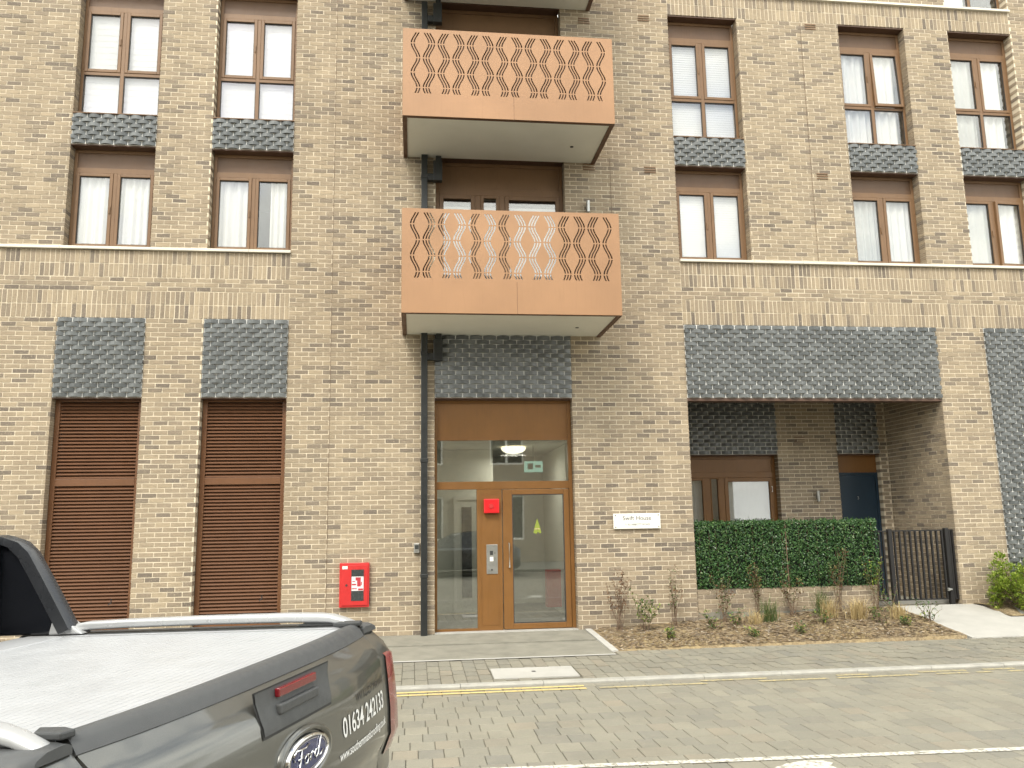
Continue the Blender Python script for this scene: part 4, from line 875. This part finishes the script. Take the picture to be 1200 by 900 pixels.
# handle unit
def plate(poly, off, name, mat, parent, n=1):
    m = MB(); m.add([(fx(y, z)-off, y, z) for y, z in poly]+[(fx(y, z)+.01, y, z) for y, z in poly], [tuple(range(len(poly)))]+[(i, len(poly)+i, len(poly)+(i+1) % len(poly), (i+1) % len(poly)) for i in range(len(poly))]); return m.build(name, mat, parent, fix=True)
hy = -.03
hp = MB(); ys = lin(hy+.225, hy-.225, 8); hz = [1.292, 1.262, 1.225, 1.19, 1.165]
def hw_(z): return 1-.09*(1.292-z)/.127
hp.grid([[(min(fx(y, z), -.070+bow(y)*.5)-.006, hy+(y-hy)*hw_(z), z) for y in ys] for z in hz]); hp.build('handle_panel', 'cap_plastic', tg, auto=50)
gpz = [1.296, 1.262, 1.225, 1.183, 1.156]; gpy = lin(hy+.232, hy-.232, 8)
gp = MB().grid([[(min(fx(y, z), -.070+bow(y)*.5)-.003, hy+(y-hy)*(1-.09*(1.292-z)/.127), z) for y in gpy] for z in gpz]); gp.build('handle_gap', 'ink', tg)
rl_ = MB(); rl_.box(-.092, -.07, hy-.115, hy+.115, 1.257, 1.284); rl_.build('brake_light', 'lens_red', tg, bevel=.004)
pu = MB(); pu.box(-.098, -.07, hy-.12, hy+.12, 1.206, 1.238); pu.build('handle', 'cap_plastic', tg, bevel=.006); MB().box(-.0895, -.07, hy-.105, hy+.09, 1.172, 1.203).build('handle_recess', 'ink', tg, bevel=.004)
# oval badge
by_, bz_ = -.045, 1.05; bx_ = fx(by_, bz_)
def oval(a, c, x, k=36): return [(x, by_+a*math.cos(2*math.pi*i/k), bz_+c*math.sin(2*math.pi*i/k)) for i in range(k)]
b = MB().grid([oval(.165, .088, bx_+.002), oval(.16, .084, bx_-.012), oval(.148, .074, bx_-.013), oval(.14, .067, bx_-.004)], True); b.build('badge_surround', 'truck_paint', tg, smooth=True, fix=True)
b = MB().grid([oval(.132, .060, bx_-.004), oval(.129, .058, bx_-.018), oval(.121, .0505, bx_-.019), oval(.119, .049, bx_-.014)], True); bdg = b.build('badge_ring', 'chrome', tg, smooth=True, fix=True)
MB().add(oval(.1195, .0495, bx_-.0145), [tuple(range(36))[::-1]]).build('badge_field', 'badge_blue', tg, fix=True)
b = MB().grid([oval(.113, .0445, bx_-.0152), oval(.111, .0428, bx_-.0152)], True); b.build('badge_line', 'chrome', tg)
S = [[(-.080, .004), (-.086, .018), (-.070, .028), (-.045, .026), (-.020, .024), (.0, .030)], [(-.040, .025), (-.048, .0), (-.056, -.022), (-.070, -.026), (-.078, -.016)], [(-.062, .002), (-.045, .003), (-.030, .006)],
     [(-.014, .006), (-.026, -.002), (-.026, -.016), (-.014, -.018), (-.006, -.006), (-.012, .004), (.002, .002)], [(.004, .006), (.006, -.004), (.003, -.017)], [(.006, -.004), (.014, .005), (.022, .004)],
     [(.048, .004), (.034, .004), (.028, -.008), (.034, -.018), (.046, -.012), (.052, .002)], [(.070, .034), (.062, .024), (.052, .0), (.050, -.016), (.062, -.016), (.078, -.006)]]
b = MB()
for s in S: b.tube([(bx_-.0175, by_-p[0]*1.12, bz_+p[1]*1.12) for p in s], .0032, 6)
b.build('badge_script', 'chrome', tg, smooth=True)
def vinyl(body, y0, y1, z, h, mat, name, off=.0025, bold=.012):
    vs_, fs_, tw = text_mesh(body, 1.0, bold=bold); hh = max(v[1] for v in vs_); k = (y0-y1)/tw
    MB().add([(fx(y0-v[0]*k, z+v[1]/hh*h)-off, y0-v[0]*k, z+v[1]/hh*h) for v in vs_], fs_).build(name, mat, tg)
vinyl('01634 242133', -.312, -.735, 1.022, .066, 'vinyl_white', 'phone_lettering'); vinyl('www.southernmasticroofing.co.uk', -.275, -.750, .955, .030, 'vinyl_white', 'web_lettering'); vinyl('W I L D T R A K', -.445, -.755, 1.112, .027, 'ink', 'model_badge', .004, .022)
# rear quarters, bed sides
def bedside(sg, nm):
    Y = lambda y: y*sg
    # outer skin swept round the rear corner
    zs = [1.300, 1.285, 1.25, 1.20, 1.12, 1.0, .9, .82, .74, .62]; plan = []
    for z in zs:
        bul = .012*math.sin(math.pi*min(1, max(0, (z-.62)/.68)))-.018*max(0, (z-1.22)/.08)
        row = []
        for k in range(7):
            a = k/6*math.pi/2; row.append((fx(.80, z)+.065*(1-math.cos(a))+.03*(k/6), Y(.877+bul+.066*math.sin(a)), z))
        row = [(fx(.761, z)+.004, Y(.763), z)]+row+[(x, Y(.945+bul+.006*math.sin(max(0, math.pi*(x-.2)/1.5))), z) for x in (.3, .55, .8, 1.05, 1.3, 1.55, 1.80)]
        plan.append(row)
    b = MB().grid(plan); o = b.build('bed_side', 'truck_paint', trk, auto=50, fix=False)
    c = MB(); prf = [(.768, 1.300), (.768, 1.322), (.785, 1.331), (.895, 1.329), (.925, 1.318), (.934, 1.300)]
    rows = []
    for x, ins in ((.036, .055), (.045, .03), (.07, .010), (.11, 0), (1.0, 0), (1.80, 0)): rows.append([(x, Y(y-(ins if y > .85 else 0)), z-(.004 if ins > .02 and z > 1.31 else 0)) for j, (y, z) in enumerate(prf)])
    c.grid(rows); c.add(rows[0], [tuple(range(6))]); c.build('rail_cap', 'cap_plastic', trk, auto=40, fix=True)
    # tail lamp wrapped round the corner
    l = MB(); zl = [1.215, 1.20, 1.10, 1.0, .9, .82, .805]; rows = []
    for z in zl:
        e = .006 if 1.21 > z > .81 else -.004; row = []
        for yq in (.815, .85): tq = (yq-.763)/(.885-.763); row.append(((fx(.761, z)+.004)*(1-tq)+fx(.80, z)*tq-e, Y(yq), z))
        for k in range(8):
            a = (.06+k/7*.94)*math.pi/2; row.append((fx(.80, z)+.065*(1-math.cos(a))+.03*(.06+.94*k/7)-e*math.cos(a), Y(.877+.012*math.sin(math.pi*(z-.62)/.68)+.066*math.sin(a)+e*math.sin(a)), z))
        row += [(x, Y(.945+.012*math.sin(math.pi*(z-.62)/.68)+e+.001), z) for x in (.16, .24)]; rows.append(row)
    l.grid(rows).build('tail_lamp', 'lamp_red', trk, auto=60)
    # silver sports rail
    path_ = [(1.50, 1.375), (1.44, 1.383), (1.2, 1.388), (.8, 1.390), (.4, 1.388), (.26, 1.384), (.20, 1.377), (.14, 1.360), (.085, 1.338), (.065, 1.328)]; rows = []
    for i, (x, z) in enumerate(path_):
        w_, h_ = (.034, .0195) if i < 6 else (.034-.002*(i-5), .0195-.002*(i-5)); yc = .815
        rows.append([(x, Y(yc+w_*math.copysign(abs(math.cos(t_))**.55, math.cos(t_))), z-h_+h_*math.copysign(abs(math.sin(t_))**.55, math.sin(t_))) for t_ in [2*math.pi*(j+.5)/16 for j in range(16)]])
    b = MB().grid(rows, True); b.add(rows[-1], [tuple(range(16))]); b.build('sports_rail', 'silver_rail', trk, auto=50, fix=True)
    MB().prism([(.36, 1.334), (.33, 1.345), (.24, 1.352), (.16, 1.345), (.11, 1.334)], 'y', min(Y(.79), Y(.84)), max(Y(.79), Y(.84))).build('rail_foot', 'black_plastic', trk, fix=True)
    # sail panel of the sports hoop
    sp_ = [(1.46, 1.334), (1.53, 1.395), (1.645, 1.570), (1.735, 1.708), (1.80, 1.765), (1.90, 1.795), (2.06, 1.80), (2.10, 1.334)]
    MB().prism(sp_, 'y', min(Y(.765), Y(.80)), max(Y(.765), Y(.80))).build('hoop_panel', 'gloss_black', trk, bevel=.01, fix=True)
    ed = [(1.50, 1.36), (1.56, 1.455), (1.645, 1.588), (1.73, 1.715), (1.79, 1.765), (1.89, 1.797), (2.05, 1.803)]; rows = []
    for x, z in ed: rows.append([(x-.012, Y(.74), z), (x-.018, Y(.775), z+.006), (x-.012, Y(.81), z), (x+.05, Y(.808), z-.02), (x+.05, Y(.742), z-.02)])
    b = MB().grid(rows, True); b.add(rows[0], [(0, 1, 2, 3, 4)]); b.build('hoop_edge', 'hoop_plastic', trk, auto=45, fix=True)
    MB().prism([(1.43, 1.334), (1.52, 1.392), (1.60, 1.392), (1.62, 1.334)], 'y', min(Y(.755), Y(.825)), max(Y(.755), Y(.825))).build('hoop_foot', 'silver_rail', trk, bevel=.008, fix=True)
bedside(-1, 'right'); bedside(1, 'left')
for s_ in (1, -1): MB().prism([(.085, .735*s_), (.04, .752*s_), (.05, .79*s_), (.13, .79*s_), (.16, .74*s_)], 'z', 1.3335, 1.352).build('seal_block', 'black_plastic', trk, bevel=.005, fix=True)
MB().box(1.88, 1.98, -.74, .74, 1.68, 1.79).build('hoop_bar', 'gloss_black', trk, bevel=.03)
# roller cover
sl = MB().prism([(-.0175, 0), (-.0155, .004), (.0145, .004), (.0165, 0), (.0165, -.006), (-.0175, -.006)], 'y', -.735, .735); sl.v = [(v[0], v[1], v[2]) for v in sl.v]; sme = sl.mesh('cover_slat', 'alu_slat')
xs_ = .1105
while xs_ < 1.50: link('cover_slat', sme, trk, (xs_, 0, 1.322)); xs_ += .0345
for s_ in (1, -1): MB().prism([(.737*s_, 1.30), (.737*s_, 1.330), (.764*s_, 1.330), (.764*s_, 1.30)], 'x', .09, 1.74).build('cover_guide', 'alu_slat', trk, fix=True)
MB().box(1.505, 1.76, -.735, .735, 1.30, 1.331).build('cover_housing', 'alu_slat', trk, bevel=.008)
MB().box(.09, 1.75, -.73, .73, .80, .84).build('bed_floor', 'black_plastic', trk)
# cab, bonnet, bumper, wheels
def loft(secs, name, mat, par, **kw):
    b = MB().grid(secs, True); n = len(secs[0]); o = len(b.v); b.f += [tuple(range(n))[::-1], tuple(range(o-n, o))]; return b.build(name, mat, par, fix=True, **kw)
def sec(x, hw, z0, z1, r=.08): return [(x, y, z) for y, z in ((-hw, z0), (-hw, z1-r), (-hw+r, z1), (hw-r, z1), (hw, z1-r), (hw, z0))]
loft([sec(1.82, .925, .45, 1.30), sec(2.0, .94, .42, 1.30), sec(3.6, .94, .42, 1.24), sec(4.0, .935, .45, 1.20), sec(4.75, .915, .5, 1.12), sec(5.0, .86, .55, 1.02), sec(5.1, .75, .6, .92)], 'cab_body', 'truck_paint', trk, auto=40)
loft([[(2.02, y, z) for y, z in ((-.80, 1.29), (-.66, 1.74), (-.56, 1.775), (.56, 1.775), (.66, 1.74), (.80, 1.29))], [(2.30, y, z) for y, z in ((-.82, 1.29), (-.66, 1.80), (-.56, 1.84), (.56, 1.84), (.66, 1.80), (.82, 1.29))], [(3.1, y, z) for y, z in ((-.82, 1.27), (-.65, 1.79), (-.55, 1.835), (.55, 1.835), (.65, 1.79), (.82, 1.27))], [(3.95, y, z) for y, z in ((-.80, 1.19), (-.79, 1.205), (-.7, 1.215), (.7, 1.215), (.79, 1.205), (.80, 1.19))]], 'greenhouse', 'auto_glass', trk, auto=30)
loft([[(x, y, z) for y, z in ((-.69, 1.755+d), (-.57, 1.80+d), (.57, 1.80+d), (.69, 1.755+d), (.62, 1.74+d), (-.62, 1.74+d))] for x, d in ((2.08, -.01), (2.35, .052), (2.9, .055), (3.12, .045))], 'roof', 'truck_paint', trk, auto=30)
for s_ in (1, -1):
    m = MB(); m.box(3.55, 3.72, min(.96*s_, 1.14*s_), max(.96*s_, 1.14*s_), 1.22, 1.42); m.build('mirror', 'black_plastic', trk, bevel=.03)
    for xw in (2.75, 3.75): MB().tube([(xw, .958*s_, 1.12), (xw-.2, .958*s_, 1.12)], .014, 8).build('door_handle', 'black_plastic', trk)
    MB().box(4.85, 5.08, min(.55*s_, .84*s_), max(.55*s_, .84*s_), .78, .95).build('headlight', 'auto_glass', trk, bevel=.03)
MB().box(-.13, .12, -.90, .90, .46, .62).build('rear_bumper', 'cap_plastic', trk, bevel=.03); MB().box(-.135, -.125, -.27, .27, .49, .60).build('number_plate', 'sticker_white', trk)
MB().box(.2, 5.0, -.40, .40, .34, .52).build('chassis', 'rubber', trk)
Mi = trk.matrix_world.inverted()
def wheel(x, y):
    wx = trk.matrix_world @ Vector((x, y, 0)); r = .39; c = Mi @ Vector((wx.x, wx.y, ROAD_Z+r+.002)); prf = [(-.13, .24), (-.135, .36), (-.10, .388), (.10, .388), (.135, .36), (.13, .24)]; k = 40
    b = MB().grid([[(c.x+rr*math.cos(2*math.pi*j/k), c.y+dy, c.z+rr*math.sin(2*math.pi*j/k)) for dy, rr in prf] for j in range(k+1)]); wo_ = b.build('wheel', 'rubber', trk, auto=40)
    s_ = 1 if y > 0 else -1; m = MB(); m.tube([(c.x, c.y+.11*s_, c.z), (c.x, c.y-.10*s_, c.z)], .07, 16)
    for q in range(6):
        a = q*math.pi/3; m.tube([(c.x+.05*math.cos(a), c.y+.10*s_, c.z+.05*math.sin(a)), (c.x+.25*math.cos(a), c.y+.115*s_, c.z+.25*math.sin(a))], .03, 6)
    m.build('rim', 'alloy', wo_); MB().tube([(c.x, c.y+.02*s_, c.z), (c.x, c.y+.03*s_, c.z)], .245, 32).build('brake_disc', 'steel', wo_)
for xw in (1.22, 4.35):
    for yw in (.80, -.80): wheel(xw, yw)

# ================================================================== ACROSS THE STREET (mirrored in the glass)
pavb = tag(MB().box(-60, 60, -60, -17.2, -.5, -.06).build('far_pavement', 'concrete'), kind='structure')
t = NT('far_brick'); bt = t.n('TexBrick', Scale=1.0); bt.inputs['Brick Width'].default_value = .225; bt.inputs['Row Height'].default_value = .075; bt.inputs['Mortar Size'].default_value = .006
mpn = t.n('Mapping'); gx = t.n('NewGeometry'); mpn.inputs['Rotation'].default_value = (math.pi/2, 0, 0); t.l(gx.outputs['Position'], mpn.inputs['Vector']); t.l(mpn.outputs[0], bt.inputs['Vector'])
for k, c_ in (('Color1', (.33, .265, .175, 1)), ('Color2', (.22, .18, .13, 1)), ('Mortar', (.5, .44, .34, 1))): bt.inputs[k].default_value = c_
t.set(bt.outputs['Color'], .9)
ob = empty('opposite_building', (0, -23, 0)); tag(ob, 'buff brick building across the street, mirrored in the entrance glass', 'building')
OW = []
for i in range(7):
    for zf_ in (.9, 4.2, 7.2): OW.append((-11+i*3.6, -9.5+i*3.6, zf_, zf_+1.9))
bk = backing(OW, 0, -.2, -14, 16, -.3, 9.6, 0); bk.f = [f[::-1] for f in bk.f]; bk.build('wall', 'far_brick', ob)
MB().box(-14, 16, -8, -.25, -.3, 9.55).build('core', 'dark_room', ob); MB().prism([(.3, 9.6), (-4, 11.6), (-8.3, 9.6)], 'x', -14.2, 16.2).build('roof', 'asphalt', ob)
for a, c, e, f in OW:
    wn = MB().ring(a, c, e, f, .07, -.15, -.08).build('window', 'white_plate', ob); MB().box((a+c)/2-.04, (a+c)/2+.04, -.15, -.079, e+.07, f-.07).build('mullion', 'white_plate', wn); MB().box(a+.07, c-.07, -.14, -.13, e+.07, f-.07).build('pane', 'auto_glass', wn); MB().box(a+.07, c-.07, -.2, -.19, e+.07, f-.07).build('curtain', 'curtain', wn)
# grey estate car mirrored in the door glass
car = empty('parked_car', (1.6, -16.2, ROAD_Z)); car.rotation_euler = (0, 0, rad(3)); tag(car, 'dark grey car parked across the street, mirrored in the entrance glass', 'car')
def csec(x, hw, zb, zt, tw, ztop): return [(x, y, z) for y, z in ((-hw*.92, zb), (-hw, zb+.2), (-hw*.99, zt-.08), (-hw*.93, zt), (-tw, ztop-.03), (-tw*.8, ztop), (tw*.8, ztop), (tw, ztop-.03), (hw*.93, zt), (hw*.99, zt-.08), (hw, zb+.2), (hw*.92, zb))]
loft([csec(-2.2, .7, .4, .68, .5, .72), csec(-2.05, .84, .3, .82, .6, .86), csec(-1.3, .9, .24, .95, .7, .99), csec(-.95, .9, .22, .97, .74, 1.02), csec(2.0, .9, .24, .98, .72, 1.0), csec(2.15, .84, .34, .9, .6, .93)], 'body', 'car_paint', car, auto=35)
loft([[(x, y, z) for y, z in ((-.82+i_, .96), (-tw, zt-.04), (-tw+.08, zt), (tw-.08, zt), (tw, zt-.04), (.82-i_, .96))] for x, tw, zt, i_ in ((-1.1, .74, 1.02, .02), (-.25, .60, 1.46, 0), (.5, .60, 1.53, 0), (1.35, .58, 1.48, 0), (1.95, .6, 1.05, .03))], 'greenhouse', 'auto_glass', car, auto=30)
for xw in (-1.35, 1.35):
    for yw in (-.82, .82):
        m = MB().tube([(xw, yw-.1, .33), (xw, yw+.1, .33)], .33, 28); q = m.build('wheel', 'rubber', car, auto=40); MB().tube([(xw, yw-.105, .33), (xw, yw+.105, .33)], .21, 20).build('rim', 'alloy', q, auto=40)
for yw in (-.62, .62): MB().box(-2.17, -1.98, yw-.17, yw+.17, .64, .74).build('headlight', 'white_plate', car, bevel=.02)
